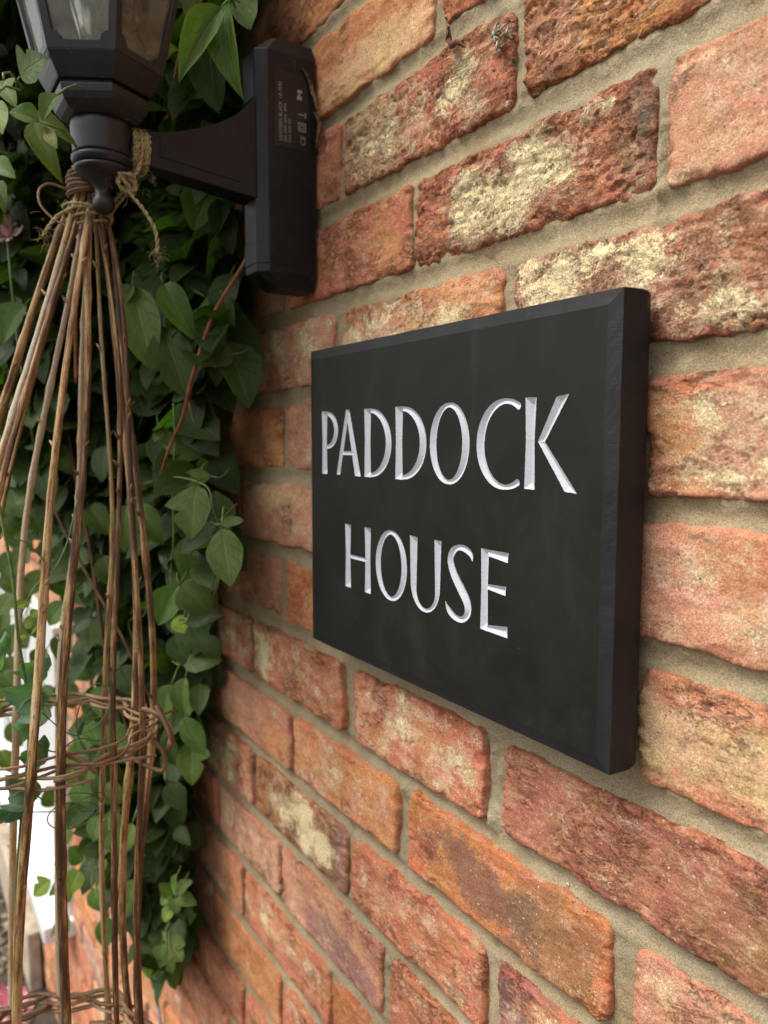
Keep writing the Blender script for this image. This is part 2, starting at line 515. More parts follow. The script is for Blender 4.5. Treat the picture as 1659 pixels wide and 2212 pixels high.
M_BRICK = mat_brick(); M_MORTAR = mat_mortar()
M_SLATE = mat_slate('honed_slate', (.0090, .0093, .0066), (.0150, .0152, .0118), .54)
M_SLATE_EDGE = mat_slate('chiselled_slate_edge', (.016, .0165, .018), (.022, .0225, .0245), .46, .00014)
M_LETTER = mat_letter()
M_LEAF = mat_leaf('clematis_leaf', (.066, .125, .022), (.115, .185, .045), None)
M_LEAF_DEEP = mat_leaf('clematis_leaf_painted_shade', (.034, .074, .014), (.060, .112, .025), None)  # darker copy of the leaf colour, shade of the deep mass painted in
M_WILLOW = mat_willow('willow_bark', [(.0, (.055, .024, .014)), (.30, (.11, .055, .026)), (.46, (.24, .125, .048)), (.60, (.46, .29, .115)), (.80, (.52, .37, .19)), (1.0, (.56, .48, .36))])
M_WEAVER = mat_willow('split_willow', [(.0, (.10, .050, .026)), (.4, (.19, .10, .055)), (.7, (.30, .18, .10)), (1.0, (.42, .30, .18))], 1.5)
M_STEM_R = simple('orange_brown_stem', (.27, .085, .024), .5, .4, var=.35, nscale=90)
M_STEM_D = simple('dark_woody_stem', (.085, .040, .020), .6, .3, var=.4, nscale=90)
M_STEM_G = simple('green_stem', (.10, .17, .045), .5, .4, var=.2)
M_BLACK = simple('black_powder_coat', (.0115, .0130, .0175), .36, .5, var=.25, dust=.35, nscale=40, bump=.00010, bscale=1600)
M_BLACK2 = simple('black_moulded_plastic', (.0052, .0058, .0080), .42, .40, var=.2, dust=.28, nscale=60, bump=.00008, bscale=1500)
M_LABELTXT = simple('grey_print', (.30, .30, .29), .6)
M_STICKER = simple('sticker_film', (.011, .0105, .010), .35, .5)
M_GLASS = mat_glass()
M_WHITE = simple('white_plastic', (.80, .80, .78), .4)
M_METAL = simple('bulb_cap_metal', (.70, .70, .68), .25, metal=1.0)
M_TWINE = simple('jute_twine', (.42, .345, .19), .9, .1, var=.35, nscale=500, bump=.0006, bscale=1800)
M_WIRE = simple('galvanised_wire', (.36, .39, .43), .45, metal=.6, var=.2)
M_DEAD = simple('dry_brown_leaf', (.13, .065, .035), .8, .2, var=.5, nscale=200, bump=.0005)
M_STRAW = simple('dry_straw_leaf', (.17, .105, .055), .8, .2, var=.4, nscale=200, bump=.0005)
M_WEB = simple('cobweb', (.16, .16, .15), .9, .1)
M_PETAL = simple('pink_petal', (.72, .30, .36), .6, .3, var=.15)
M_PETAL2 = simple('pale_pink_petal', (.80, .52, .50), .6, .3, var=.1)
M_PEA = mat_leaf('sweet_pea_leaf', (.10, .20, .11), (.16, .28, .16), None)
M_SOIL = mat_soil()
M_STONE = simple('gravel_stone', (.20, .17, .13), .9, .2, var=.6, nscale=30)
M_PLINTH = simple('pale_render', (.42, .36, .28), .9, .1, var=.2, nscale=20, bump=.001, bscale=200)
M_UPVC = simple('white_window_frame', (.82, .83, .84), .25, .5)
m_, nt_, b_, o_ = new_mat('window_glass')
b_.inputs['Base Color'].default_value = (.03, .035, .04, 1); b_.inputs['Roughness'].default_value = .03; b_.inputs['Specular IOR Level'].default_value = .8
M_PANE = m_
HERO=[ (-525,-110,302,-511,-114,239,24,0,0),(-627,-85,343,-611,-88,266,41,0,-1),(-521,-115,296,-526,-146,248,21,0,0),(-569,-120,326,-556,-119,300,17,0,1),(-548,-90,326,-534,-89,294,20,0,0),(-613,-230,256,-597,-217,268,29,1,0),(-534,-220,218,-530,-232,201,12,0,0),(-566,-230,213,-542,-211,196,11,0,1),(-601,-225,223,-580,-214,183,16,0,1),(-545,-230,203,-547,-247,208,15,0,0),(-554,-225,203,-540,-221,187,8,0,3),(-468,-260,192,-455,-258,176,10,1,1),(-417,-270,161,-405,-270,142,9,0,2),(-515,-260,165,-499,-253,152,11,0,0),(-509,-260,151,-497,-259,133,8,0,0),(-743,-120,145,-719,-112,66,40,0,1),(-683,-110,139,-657,-94,92,25,0,0),(-722,-100,107,-696,-86,39,37,1,0),(-649,-60,77,-658,-90,71,25,2,0),(-746,-120,147,-743,-134,126,22,0,0),(-834,-200,134,-838,-227,97,33,0,0),(-1048,-200,94,-1027,-187,64,20,0,0),(-1040,-200,52,-1027,-202,9,25,0,1),(-712,-60,137,-686,-36,125,17,0,0),(-671,-60,131,-656,-56,104,14,0,0),(-607,-110,-36,-599,-120,-79,38,1,0),(-614,-90,-68,-622,-122,-94,19,0,-1),(-565,-105,-68,-550,-105,-112,29,0,0),(-579,-100,-66,-562,-88,-62,10,0,0),(-601,-100,-29,-605,-120,-25,10,0,0),(-685,-100,-132,-660,-81,-156,32,0,0),(-692,-100,-134,-693,-122,-169,28,0,0),(-963,-140,-171,-939,-122,-198,28,0,0),(-780,-110,-64,-757,-96,-103,28,0,0),(-792,-120,-65,-783,-128,-111,29,0,0),(-770,-90,13,-754,-83,-6,14,0,1),(-762,-90,13,-757,-100,-1,11,0,0),(-792,-60,35,-767,-40,13,32,0,-1),(-705,-90,-174,-678,-61,-162,16,0,-1),(-721,-80,-180,-703,-71,-205,26,0,-1),(-741,-90,-193,-725,-85,-220,23,0,-1),(-776,-70,-236,-747,-38,-228,22,0,0),(-735,-90,-175,-720,-83,-187,16,2,3),(-708,-90,-228,-700,-99,-264,22,0,0),(-737,-95,-242,-733,-110,-281,28,0,0),(-749,-80,-283,-726,-66,-318,22,0,0),(-798,-80,-319,-786,-82,-348,18,0,-1),(-777,-90,-361,-757,-78,-386,24,0,-1),(-762,-90,-475,-755,-90,-453,15,2,0),(-747,-90,-467,-734,-82,-452,14,2,0),(-747,-90,-472,-729,-78,-475,14,2,0),(-758,-90,-480,-748,-92,-491,14,2,0),(-771,-90,-484,-769,-102,-488,16,2,0),(-771,-90,-482,-770,-101,-468,15,2,0),(-769,-90,-496,-766,-101,-506,15,2,2),(-810,-90,-562,-802,-95,-575,18,2,0),(-784,-90,-544,-767,-78,-542,15,2,0),(-776,-90,-545,-760,-83,-555,16,1,1),(-793,-90,-563,-780,-88,-580,13,1,0),(-1140,-130,-523,-1112,-108,-556,31,0,0),(-1156,-140,-531,-1157,-151,-500,31,0,0),(-1091,-160,-605,-1095,-184,-623,26,1,2),(-1034,-160,-573,-1015,-150,-602,27,1,2),(-1015,-160,-560,-989,-137,-570,22,1,2),(-1132,-150,-692,-1112,-136,-701,29,1,0),(-943,-120,-592,-933,-125,-627,25,0,0),(-975,-120,-560,-958,-103,-526,30,0,1),(-1074,-120,-583,-1078,-137,-559,28,0,0),(-877,-120,-425,-871,-133,-464,27,0,0),(-1009,-140,-274,-986,-123,-300,33,0,0),(-892,-130,-198,-872,-120,-233,30,0,0),(-835,-120,-245,-814,-107,-272,30,0,-1),(-880,-125,-277,-875,-137,-311,32,0,0),(-1054,-130,-400,-1028,-113,-446,37,0,0),(-864,-125,-315,-844,-116,-354,31,0,0),(-1064,-190,-237,-1062,-208,-276,30,0,0),(-1089,-190,-180,-1068,-178,-214,30,0,1),(-1014,-200,-60,-990,-184,-93,28,0,0),(-903,-170,-4,-881,-156,-34,25,0,0),(-822,-130,-4,-815,-140,-42,25,0,-1),(-780,-60,244,-759,-49,209,33,0,-1),(-678,-60,218,-660,-55,168,25,0,-1),(-792,-80,232,-776,-77,190,19,0,0),(-756,-60,175,-731,-41,142,37,0,-1),(-673,-50,153,-668,-66,105,30,0,-1),(-1010,-150,-405,-989,-138,-437,27,0,1),(-895,-140,-372,-892,-154,-395,24,0,0),(-873,-130,-388,-856,-122,-410,23,0,1),(-995,-150,-485,-991,-163,-511,24,1,1),(-867,-140,-421,-861,-150,-448,23,0,0),(-837,-135,-431,-820,-127,-452,20,2,1),(-946,-150,-523,-942,-162,-547,22,2,2),(-919,-140,-536,-903,-134,-559,21,1,1),(-954,-150,-415,-934,-139,-439,25,0,0),(-1034,-200,-188,-1032,-217,-215,26,0,1),(-1171,-200,-324,-1147,-184,-353,30,0,0),(-1117,-200,-381,-1097,-189,-409,25,1,1),(-1247,-200,-465,-1224,-185,-496,25,0,1),(-937,-135,-336,-919,-126,-361,24,0,0),(-806,-120,-411,-800,-130,-437,20,2,1),(-803,-120,-473,-797,-129,-493,19,2,1),(-857,-125,-515,-840,-117,-536,19,2,0),(-1094,-190,13,-1071,-175,-20,30,0,0),(-995,-180,1,-996,-201,-26,25,0,0),(-1078,-190,-142,-1075,-205,-176,30,0,0),(-1178,-190,-95,-1153,-171,-120,34,0,0),(-1053,-175,-87,-1031,-161,-115,27,0,1),(-1158,-190,-256,-1133,-171,-286,32,0,0),(-1283,-170,-140,-1253,-143,-167,34,0,0),(-1030,-180,-131,-1031,-202,-164,29,1,0),(-1015,-160,-102,-994,-149,-141,26,0,0),(-1227,-185,-188,-1202,-168,-227,34,0,0),(-1049,-165,-164,-1046,-180,-198,27,0,1),(-1056,-150,-167,-1032,-133,-201,30,0,0),(-1175,-190,-233,-1172,-207,-276,33,0,0),(-914,-160,-183,-915,-180,-207,26,1,0),(-1129,-170,-239,-1107,-157,-269,25,0,1),(-949,-150,-229,-947,-167,-260,28,0,0),(-1322,-180,-343,-1298,-164,-378,34,0,0),(-1052,-160,-269,-1051,-178,-296,26,0,0),(-1080,-140,-323,-1059,-128,-358,31,0,0),(-1281,-180,-385,-1281,-201,-418,33,0,1),(-1083,-160,-327,-1067,-155,-355,22,2,1),(-1145,-175,-126,-1152,-196,-106,32,0,0),(-903,-140,-119,-897,-152,-154,26,0,0),(-859,-130,-125,-840,-121,-159,25,0,0),(-872,-140,-70,-850,-126,-99,27,0,0),(-974,-180,-53,-975,-200,-74,27,0,0),(-1157,-190,-37,-1135,-177,-68,30,0,0),(-889,-160,-49,-886,-176,-79,25,0,0) ]
EDGE=[ (353,-572),(256,-576),(190,-565),(133,-594),(76,-626),(22,-685),(-20,-664),(-93,-634),(-163,-671),(-217,-674),(-301,-723),(-398,-780),(-472,-769),(-560,-775),(-741,-930) ]
# ------------------------------------------------------------------ ground
gv = [(-120, -150, 0), (120, -150, 0), (120, 90, 0), (-120, 90, 0)]
ground = ob('ground', mesh_np('ground', np.array(gv, dtype=float), np.array([[0, 1, 2, 3]]), M_SOIL, False), kind='structure')
# gravel and clods on the bed, along the foot of the wall
mb = MB()
for i in range(2600):
    x = -1.5-R.random()**1.0*2.6; y = -0.04-R.random()*0.85
    s = R.uniform(.006, .020)
    vs = []
    for (a, b_2, c_) in ((1, 0, 0), (-1, 0, 0), (0, 1, 0), (0, -1, 0), (0, 0, 1), (0, 0, -.6)):
        q = s*R.uniform(.6, 1.2)
        vs.append((x+a*q+R.uniform(-.3, .3)*s, y+b_2*q+R.uniform(-.3, .3)*s, s*.3+c_*q*.7))
    mb.add(vs, [[0, 2, 4], [2, 1, 4], [1, 3, 4], [3, 0, 4], [2, 0, 5], [1, 2, 5], [3, 1, 5], [0, 3, 5]])
ob('gravel', mb.build('gravel', M_STONE, False), kind='stuff')

# ------------------------------------------------------------------ brick wall
wall = empty('brick_wall', (-0.8, 0, 0))
thing(wall, 'wall of weathered orange-red handmade bricks in sandy mortar, traces of cream limewash', 'wall')
WOFF = Vector((0.8, 0, 0))                     # children are modelled in world space
COLS = dict(R=(.50, .185, .098), O=(.56, .235, .098), P=(.54, .260, .158), M=(.36, .145, .088), Y=(.64, .425, .215), V=(.32, .170, .150), B=(.30, .150, .070), D=(.54, .200, .078))
# course -> [x0, x1, colour, lime, crumble, burn, blobs(kind, u, v, ru, rv, amount)]   u,v in 0..1 over the brick (v up)
BR = {
 4: [(-756, -552, 'O', .1, .4, 0, ()), (-540, -345, 'R', .2, .5, 0, ()), (-333, -140, 'R', .3, .7, 0, ())],
 3: [(-860, -652, 'R', .1, .3, 0, ()), (-641, -435, 'O', .12, .15, 0, (('c', .7, .25, .5, .35, 'Y'),)), (-428, -228, 'R', .12, .5, 0, ()), (-214, -15, 'R', .3, .8, 0, ())],
 2: [(-766, -563, 'R', .05, .4, 0, ()), (-555, -355, 'R', .42, .65, 0, (('l', .3, .45, .25, .5, .25), ('l', .72, .55, .12, .25, .3), ('c', .22, .5, .2, .9, 'Y'), ('b', .30, .25, .035, .12, .75))), (-347, -138, 'O', .20, 1.0, 0, (('c', .10, .4, .12, .5, 'P'), ('l', .6, .7, .12, .35, .35)))],
 1: [(-662, -461, 'R', .12, .35, 0, (('c', .85, .4, .12, .5, 'O'),)), (-456, -253, 'R', .22, .75, 0, (('l', .28, .45, .10, .55, .65), ('l', .56, .55, .17, .50, .85), ('l', .85, .85, .05, .12, .7), ('l', .45, .15, .12, .2, .4), ('g', .97, .55, .05, .5, .8))), (-245, -38, 'P', .42, .12, 0, (('c', .5, .5, .55, .5, 'P'), ('c', .45, .55, .12, .4, 'O')))],
 0: [(-990, -787, 'R', .1, .3, 0, ()), (-776, -573, 'P', .55, .2, 0, (('c', .6, .4, .3, .4, 'R'),)), (-563, -362, 'O', .45, .35, 0, (('l', .45, .5, .25, .5, .35),)), (-352, -148, 'M', .50, .6, 0, (('l', .10, .60, .10, .35, .7), ('l', .42, .85, .12, .2, .6), ('l', .25, .2, .2, .2, .35), ('c', .8, .45, .3, .5, 'R')))],
 -1: [(-1078, -874, 'R', .2, .3, 0, ()), (-864, -677, 'O', .18, .3, 0, (('b', .25, .5, .07, .5, .55),)), (-666, -472, 'P', .2, .2, 0, ()), (-461, -262, 'R', .3, .4, 0, ()), (-251, -50, 'P', .42, .45, 0, (('l', .5, .35, .5, .6, .16), ('c', .1, .5, .12, .6, 'O')))],
 -2: [(-985, -785, 'R', .1, .2, 0, ()), (-776, -576, 'P', .22, .12, 0, (('c', .4, .8, .4, .3, 'Y'),)), (-566, -366, 'R', .3, .3, 0, ()), (-356, -150, 'P', .36, .15, 0, (('l', .80, .3, .2, .35, .12), ('c', .8, .8, .2, .3, 'R')))],
 -3: [(-890, -684, 'P', .12, .35, 0, ()), (-674, -480, 'D', .08, .1, 0, ()), (-470, -264, 'R', .3, .3, 0, ()), (-252, -52, 'Y', .28, .22, 0, (('c', .35, .95, .5, .25, 'R'), ('c', .5, .02, .6, .22, 'R')))],
 -4: [(-960, -756, 'R', .50, .3, 0, ()), (-747, -556, 'R', .30, .3, 0, (('l', .12, .5, .13, .55, .55), ('l', .55, .6, .12, .25, .25))), (-538, -371, 'R', .38, .25, 0, (('l', .4, .6, .3, .5, .22), ('l', .85, .4, .12, .5, .25))), (-353, -140, 'M', .05, .40, .05, (('l', .06, .75, .03, .2, .4), ('c', .85, .3, .25, .5, 'B')))],
 -5: [(-1050, -855, 'R', .3, .3, 0, ()), (-846, -661, 'P', .10, .15, 0, (('c', .8, .4, .2, .5, 'O'),)), (-652, -473, 'O', .32, .15, 0, (('l', .12, .35, .12, .5, .2), ('l', .45, .5, .1, .6, .25))), (-457, -263, 'D', .05, .2, .12, (('b', .55, .45, .20, .45, .85), ('b', .16, .50, .10, .4, .60), ('b', .34, .60, .08, .3, .55), ('c', .78, .4, .2, .8, 'B'), ('l', .85, .08, .1, .15, .35))), (-248, -48, 'P', .42, .3, 0, (('c', .35, .55, .2, .4, 'O'),))],
 -6: [(-958, -756, 'R', .50, .3, 0, (('l', .5, .5, .2, .6, .35),)), (-746, -553, 'B', .22, .35, 0, (('l', .60, .5, .09, .7, 1.15), ('l', .35, .35, .14, .5, .50), ('l', .78, .3, .07, .5, .75), ('c', .04, .5, .10, .8, 'D'), ('c', .93, .5, .06, .8, 'V'))), (-542, -368, 'R', .25, .3, 0, (('l', .1, .5, .04, .3, .4), ('l', .5, .55, .15, .3, .2))), (-355, -152, 'V', .20, .45, 0, (('l', .45, .75, .2, .15, .35), ('c', .3, .85, .3, .2, 'R')))],
 -7: [(-1070, -872, 'R', .2, .3, 0, ()), (-862, -692, 'P', .48, .3, 0, ()), (-685, -496, 'P', .12, .2, 0, (('c', .6, .25, .4, .4, 'V'),)), (-482, -290, 'R', .12, .3, 0, (('l', .2, .8, .1, .2, .3),)), (-280, -80, 'R', .3, .3, 0, ())],
 -8: [(-1195, -1002, 'R', .3, .3, 0, ()), (-992, -793, 'P', .1, .2, 0, (('c', .85, .5, .15, .8, 'O'),)), (-783, -586, 'R', .33, .3, 0, (('l', .25, .55, .1, .4, .35),)), (-577, -380, 'D', .08, .2, 0, ()), (-370, -170, 'R', .3, .3, 0, ())],
 -9: [(-1100, -897, 'P', .52, .3, 0, ()), (-886, -695, 'O', .10, .15, 0, ()), (-685, -490, 'R', .4, .3, 0, ())],
 -10: [(-998, -797, 'R', .15, .2, 0, ()), (-787, -590, 'R', .2, .3, 0, ()), (-580, -385, 'O', .2, .3, 0, ())],
}
Z0 = 77.76
XL, XR = -4300, 620
allb = []
rb = random.Random(5)
for c in range(-22, 19):
    row = list(BR.get(c, []))
    def auto():
        k = rb.choices('ROPMYVB', (34, 18, 26, 7, 4, 4, 3))[0]
        return (k, rb.choice((.08, .15, .2, .3, .38, .5)), rb.uniform(.05, .45), rb.choice((0, 0, 0, 0, .15, .25)), ())
    if not row:
        x = -600+rb.uniform(-100, 100) + (100 if c % 2 else 0)
        row = [(x, x+rb.uniform(192, 206), *auto())]
    x = row[-1][1]+rb.uniform(8, 12)
    while x < XR:
        w = rb.uniform(192, 208); row.append((x, x+w, *auto())); x += w+rb.uniform(8, 12)
    x = row[0][0]-rb.uniform(8, 12)
    while x > XL:
        w = rb.uniform(190, 208); row.insert(0, (x-w, x, *auto())); x -= w+rb.uniform(8, 12)
    for q in row:
        allb.append((c, *q))
WIN = (-3450, -1856, -1145, -430)               # the white window further along the wall: x0,x1,z0,z1 mm

def axis(half, step, fine):
    e = [0, .5, 1.6, 3.2] if fine else [0, 2.0]
    inner = np.arange(-half+e[-1], half-e[-1]+1e-6, (2*half-2*e[-1])/max(2, round((2*half-2*e[-1])/step)))
    left = np.array([-half+t for t in e[:-1]]); 
    pos_ = np.concatenate([[-half], left, inner, -left[::-1], [half]])
    deep = np.zeros(len(pos_)); deep[0] = deep[-1] = 1
    return pos_, deep

def make_brick(c, x0, x1, colk, lime, crumb, burn, blobs, step):
    seed = (c*131+int(x0)*7) & 0x7FFF
    rr = random.Random(seed)
    fine = step < 3
    zt = 30.5+rr.uniform(-1.2, 1.2); zb = -29.5+rr.uniform(-1.2, 1.2)
    zc = Z0+75*c+(zt+zb)/2; xc = (x0+x1)/2
    a, b = (x1-x0)/2, (zt-zb)/2
    px, dx = axis(a, step, fine); pz, dz = axis(b, step, fine)
    X, Z = np.meshgrid(px, pz, indexing='ij')
    D = np.maximum.outer(dx, dz)
    S = np.minimum.outer(a-np.abs(px), b-np.abs(pz))
    rad = rr.uniform(1.6, 3.2)
    q = np.clip(rad-S, 0, rad)
    Y = rad-np.sqrt(np.maximum(rad*rad-q*q, 0))
    # rounded corners of the outline
    rc = rr.uniform(4, 9)
    qx = np.abs(X)-(a-rc); qz = np.abs(Z)-(b-rc)
    m = (qx > 0) & (qz > 0)
    ln = np.sqrt(qx*qx+qz*qz)+1e-9
    f = np.where(m, np.maximum(qx, qz)/ln, 1)
    X = np.where(m, np.sign(X)*(a-rc+qx*f), X); Z = np.where(m, np.sign(Z)*(b-rc+qz*f), Z)
    we = np.exp(-S/9.0)
    gx, gz = X+xc, Z+zc
    jx = fbm(gx/30, gz/30, seed, 3)*2.2+fbm(gx/5, gz/5, seed+5, 3)*(.22+.8*crumb)
    jz = fbm(gx/34, gz/30, seed+9, 3)*2.4+fbm(gx/5, gz/5, seed+3, 3)*(.25+.9*crumb)
    X2 = X+jx*we; Z2 = Z+jz*we
    ang = math.radians(rr.uniform(-.45, .45))
    X3 = X2*math.cos(ang)-Z2*math.sin(ang); Z3 = X2*math.sin(ang)+Z2*math.cos(ang)
    # face relief
    Y = Y+fbm(gx/55, gz/40, seed+1, 2)*1.3+fbm(gx/13, gz/10, seed+2, 4)*(.35+.8*crumb)
    Y = Y+np.abs(fbm(gx/24, gz/9, seed+4, 4))*1.7*crumb*sst(-.15, .3, fbm(gx/38, gz/26, seed+6, 2)+(crumb-.45)*.9)
    # broken lower and end arrises
    ch = sst(.08, .30, fbm(gx/24, gz/11, seed+8, 4)+.10*(crumb-.5)-.28*(S/10)+np.where(Z < 0, .08, -.02))
    Y = Y+ch*(1.4+1.9*crumb)*np.exp(-S/9)
    # a few long firing cracks
    if fine:
        wv = fbm(gx/30, gz/16, seed+12, 4)
        w2 = fbm(gx/36+9, gz/12, seed+13, 4)
        msk = sst(.0, .25, fbm(gx/45, gz/30, seed+14, 2)+(crumb-.35)*.8)
        Y = Y+1.6*np.exp(-(wv/.020)**2)*msk*(.5+1.2*crumb)+1.4*np.exp(-(w2/.016)**2)*msk*(.4+1.1*crumb)
        Y = Y+sst(-.02, .02, wv)*1.1*crumb*msk+sst(-.03, .0, w2)*.7*crumb*msk
    Y = Y+rr.uniform(-1.2, 1.2)+X3/a*rr.uniform(-.7, .7)-(2.0 if c <= -4 else 0)
    Y = np.where(D > 0, 34, Y)
    # vertex data
    U = (X/a+1)/2; V = (Z/b+1)/2
    base = np.array(COLS[colk])*rr.uniform(.90, 1.10)
    C = np.ones(X.shape+(3,))*base
    nv = fbm(gx/45, gz/30, seed+20, 3)
    C = C*(1+nv[..., None]*np.array([.25, .32, .35]))
    Lm = lime-.17+.40*fbm(gx/32, gz/24, seed+21, 3)-np.exp(-S/4.5)*.28
    Bn = burn-.05+.25*fbm(gx/28, gz/22, seed+22, 3)
    for (kd, bu, bv, ru, rv, am) in blobs:
        g = np.exp(-(((U-bu+.06*fbm(gx/18, gz/18, seed+33, 3))/ru)**2+((V-bv+.12*fbm(gx/16, gz/16, seed+34, 3))/rv)**2))
        if kd == 'l': Lm = Lm+g*am
        elif kd == 'b': Bn = Bn+g*am
        elif kd == 'g': C = C*(1-g[..., None]*am)+np.array([.24, .215, .15])*g[..., None]*am
        elif kd == 'c':
            g = sst(.25, .75, g+.25*fbm(gx/20, gz/14, seed+35, 4))
            C = C*(1-g[..., None]*.85)+np.array(COLS[am])*g[..., None]*.85
    rim = np.clip(np.exp(-S/3.0)+ch*.6, 0, 1)
    P = np.stack([X3+xc, Y, Z3+zc], -1).reshape(-1, 3)/1000
    P[:, 2] += EYE
    nx, nz = len(px), len(pz)
    idx = np.arange(nx*nz).reshape(nx, nz)
    F = np.stack([idx[:-1, :-1], idx[1:, :-1], idx[1:, 1:], idx[:-1, 1:]], -1).reshape(-1, 4)
    return P, F, dict(col=C.reshape(-1, 3), lime=Lm.ravel(), burn=Bn.ravel(), rim=rim.ravel(), crumb=np.full(P.shape[0], crumb))

camp = np.array(cam.matrix_world.translation)
Rm = np.array(cam.matrix_world.to_3x3())
def project(x, y, z):
    d = np.array([x, y, z])-camp
    q = Rm.T @ d
    if q[2] > -0.02: return None
    s = 1644.52/2212
    return (q[0]/-q[2]*s*2212/1659, q[1]/-q[2]*s, -q[2])      # -0.5..0.5 inside the frame
cand = []
for bqk in allb:
    c, x0, x1 = bqk[:3]
    zc = Z0+75*c
    if x0 > WIN[0]+10 and x1 < WIN[1]-10 and WIN[2] < zc < WIN[3]: continue
    if x0 < WIN[1]-10 < x1 and WIN[2] < zc < WIN[3] and x0 > WIN[0]:
        bqk = (c, WIN[1]+4, x1, *bqk[3:])
        x0 = bqk[1]
        if x1-x0 < 30: continue
    if EYE*1000+zc < 10: continue
    best = None
    for xx in np.linspace(x0, x1, 7):
        for zz in (zc-30, zc, zc+30):
            pr = project(xx/1000, 0, EYE+zz/1000)
            if pr is None: continue
            if abs(pr[0]) < .53 and abs(pr[1]) < .53:
                best = pr[2] if best is None else min(best, pr[2])
    cand.append((best if best is not None else 1e3+abs(x0), bqk))
cand.sort(key=lambda q: q[0])
stuffP, stuffF, stuffA, nvv = [], [], {k2: [] for k2 in ('col', 'lime', 'burn', 'rim', 'crumb')}, 0
NIND = 285
for i, (dist, bq) in enumerate(cand):
    ind = i < NIND and dist < 1e3
    step = 1.35 if dist < .60 else (2.4 if dist < .9 else (4.5 if dist < 1.5 else 9.0))
    if not ind: step = 12.0
    P, F, A = make_brick(*bq, step)
    if ind:
        ctr = P.mean(0)
        P = P-ctr
        o = ob('brick', mesh_np('brick', P, F, M_BRICK, True, A), wall, Vector(ctr)+WOFF)
    else:
        stuffP.append(P); stuffF.append(F+nvv); nvv += len(P)
        for k2 in stuffA: stuffA[k2].append(A[k2])
ob('brick_courses', mesh_np('brick_courses', np.concatenate(stuffP), np.concatenate(stuffF), M_BRICK, True, {k2: np.concatenate(v2) for k2, v2 in stuffA.items()}), wall, WOFF, kind='stuff')

# mortar: recessed, tooled joints with a sandy, uneven surface
LUMPS = [(-365, -250, 3.6, 5, 9), (-366, -205, 3.0, 3, 14), (-358, -216, 3.6, 2.5, 9), (-468, -268, 4.2, 5, 6), (-489, -424, 4, 5, 7), (-549, -331, 3, 5, 6), (-248, 150, 4.5, 3, 22), (-249, 120, 3.5, 4, 8), (-565, 85, 2.5, 3, 14), (-362, -330, 3, 5, 5), (-545, -245, 2.8, 4, 12), (-350, 205, 2.5, 3, 10)]
def mortar_patch(x0, x1, z0, z1, step):
    nx = int(round((x1-x0)/step))+1; nz = int(round((z1-z0)/step))+1
    X, Z = np.meshgrid(np.linspace(x0, x1, nx), np.linspace(z0, z1, nz), indexing='ij')
    Y = 3.6+fbm(X/60, Z/60, 77, 3)*1.5+fbm(X/14, Z/9, 78, 4)*.8+fbm(X/4.5, Z/4.0, 79, 3)*.35
    # trowelled concave bed joint
    fr = ((Z-Z0)/75+.5) % 1.0
    dj = np.minimum(fr, 1-fr)*75
    Y = Y+1.3*np.exp(-(dj/5.0)**2)-.7*np.exp(-((dj-7.5)/2.0)**2)
    if step < 3:
        for (bx, bz, h, sx, sz) in LUMPS:
            Y = Y-h*np.exp(-(((X-bx)/sx)**2+((Z-bz)/sz)**2))*(1+.6*fbm(X/3.5, Z/3.5, 99, 3))
    P = np.stack([X, Y, Z], -1).reshape(-1, 3)/1000
    P[:, 2] += EYE
    idx = np.arange(nx*nz).reshape(nx, nz)
    F = np.stack([idx[:-1, :-1], idx[1:, :-1], idx[1:, 1:], idx[:-1, 1:]], -1).reshape(-1, 4)
    return P, F
Ps, Fs, n0 = [], [], 0
ZB, ZT = -EYE*1000-60, 1450
for (x0, x1, z0, z1, st) in ((-800, 100, -620, 460, 2.2), (-1400, -800, -900, 700, 5), (-4300, -1400, ZB, ZT, 18), (-1400, -800, ZB, -900, 18), (-1400, -800, 700, ZT, 18), (-800, 620, ZB, -620, 18), (-800, 620, 460, ZT, 18), (100, 620, -620, 460, 10)):
    P, F = mortar_patch(x0, x1, z0, z1, st)
    Ps.append(P); Fs.append(F+n0); n0 += len(P)
ob('mortar', mesh_np('mortar', np.concatenate(Ps), np.concatenate(Fs), M_MORTAR, True), wall, WOFF)
# blobs of mortar squeezed against brick ends, crumbs in the joints
mb = MB()
def lump(x, y, z, s, sx=1, sz=1, n=7, rnd=.28):
    vs = []; fs = []
    for i in range(1, n):
        th = math.pi*i/n
        for k in range(8):
            ph = 2*math.pi*k/8
            q = 1+R.uniform(-rnd, rnd)
            vs.append(MM(x+s*sx*math.sin(th)*math.cos(ph)*q, y+s*.6*math.cos(th)*q, z+s*sz*math.sin(th)*math.sin(ph)*q))
    for i in range(n-2):
        for k in range(8):
            fs.append([i*8+k, i*8+(k+1) % 8, (i+1)*8+(k+1) % 8, (i+1)*8+k])
    fs.append(list(range(8))); fs.append([(n-2)*8+k for k in range(8)][::-1])
    mb.add(vs, fs)
mb = MB()
for (x, z, s) in ((-231, 207, 2.2), (-183, 164, 2.0), (-350, 203, 1.4), (-222, 214, 1.6), (-560, 120, 1.6), (-262, 210, 1.2), (-455, -350, 1.1), (-391, -210, 1.0), (-300, -262, 1.2)):
    lump(x, 4.0, z, s, 1.2, .8, 6, .15)
ob('flint_grit', mb.build('flint_grit', simple('pale_grit', (.60, .50, .36), .7)), wall, WOFF)
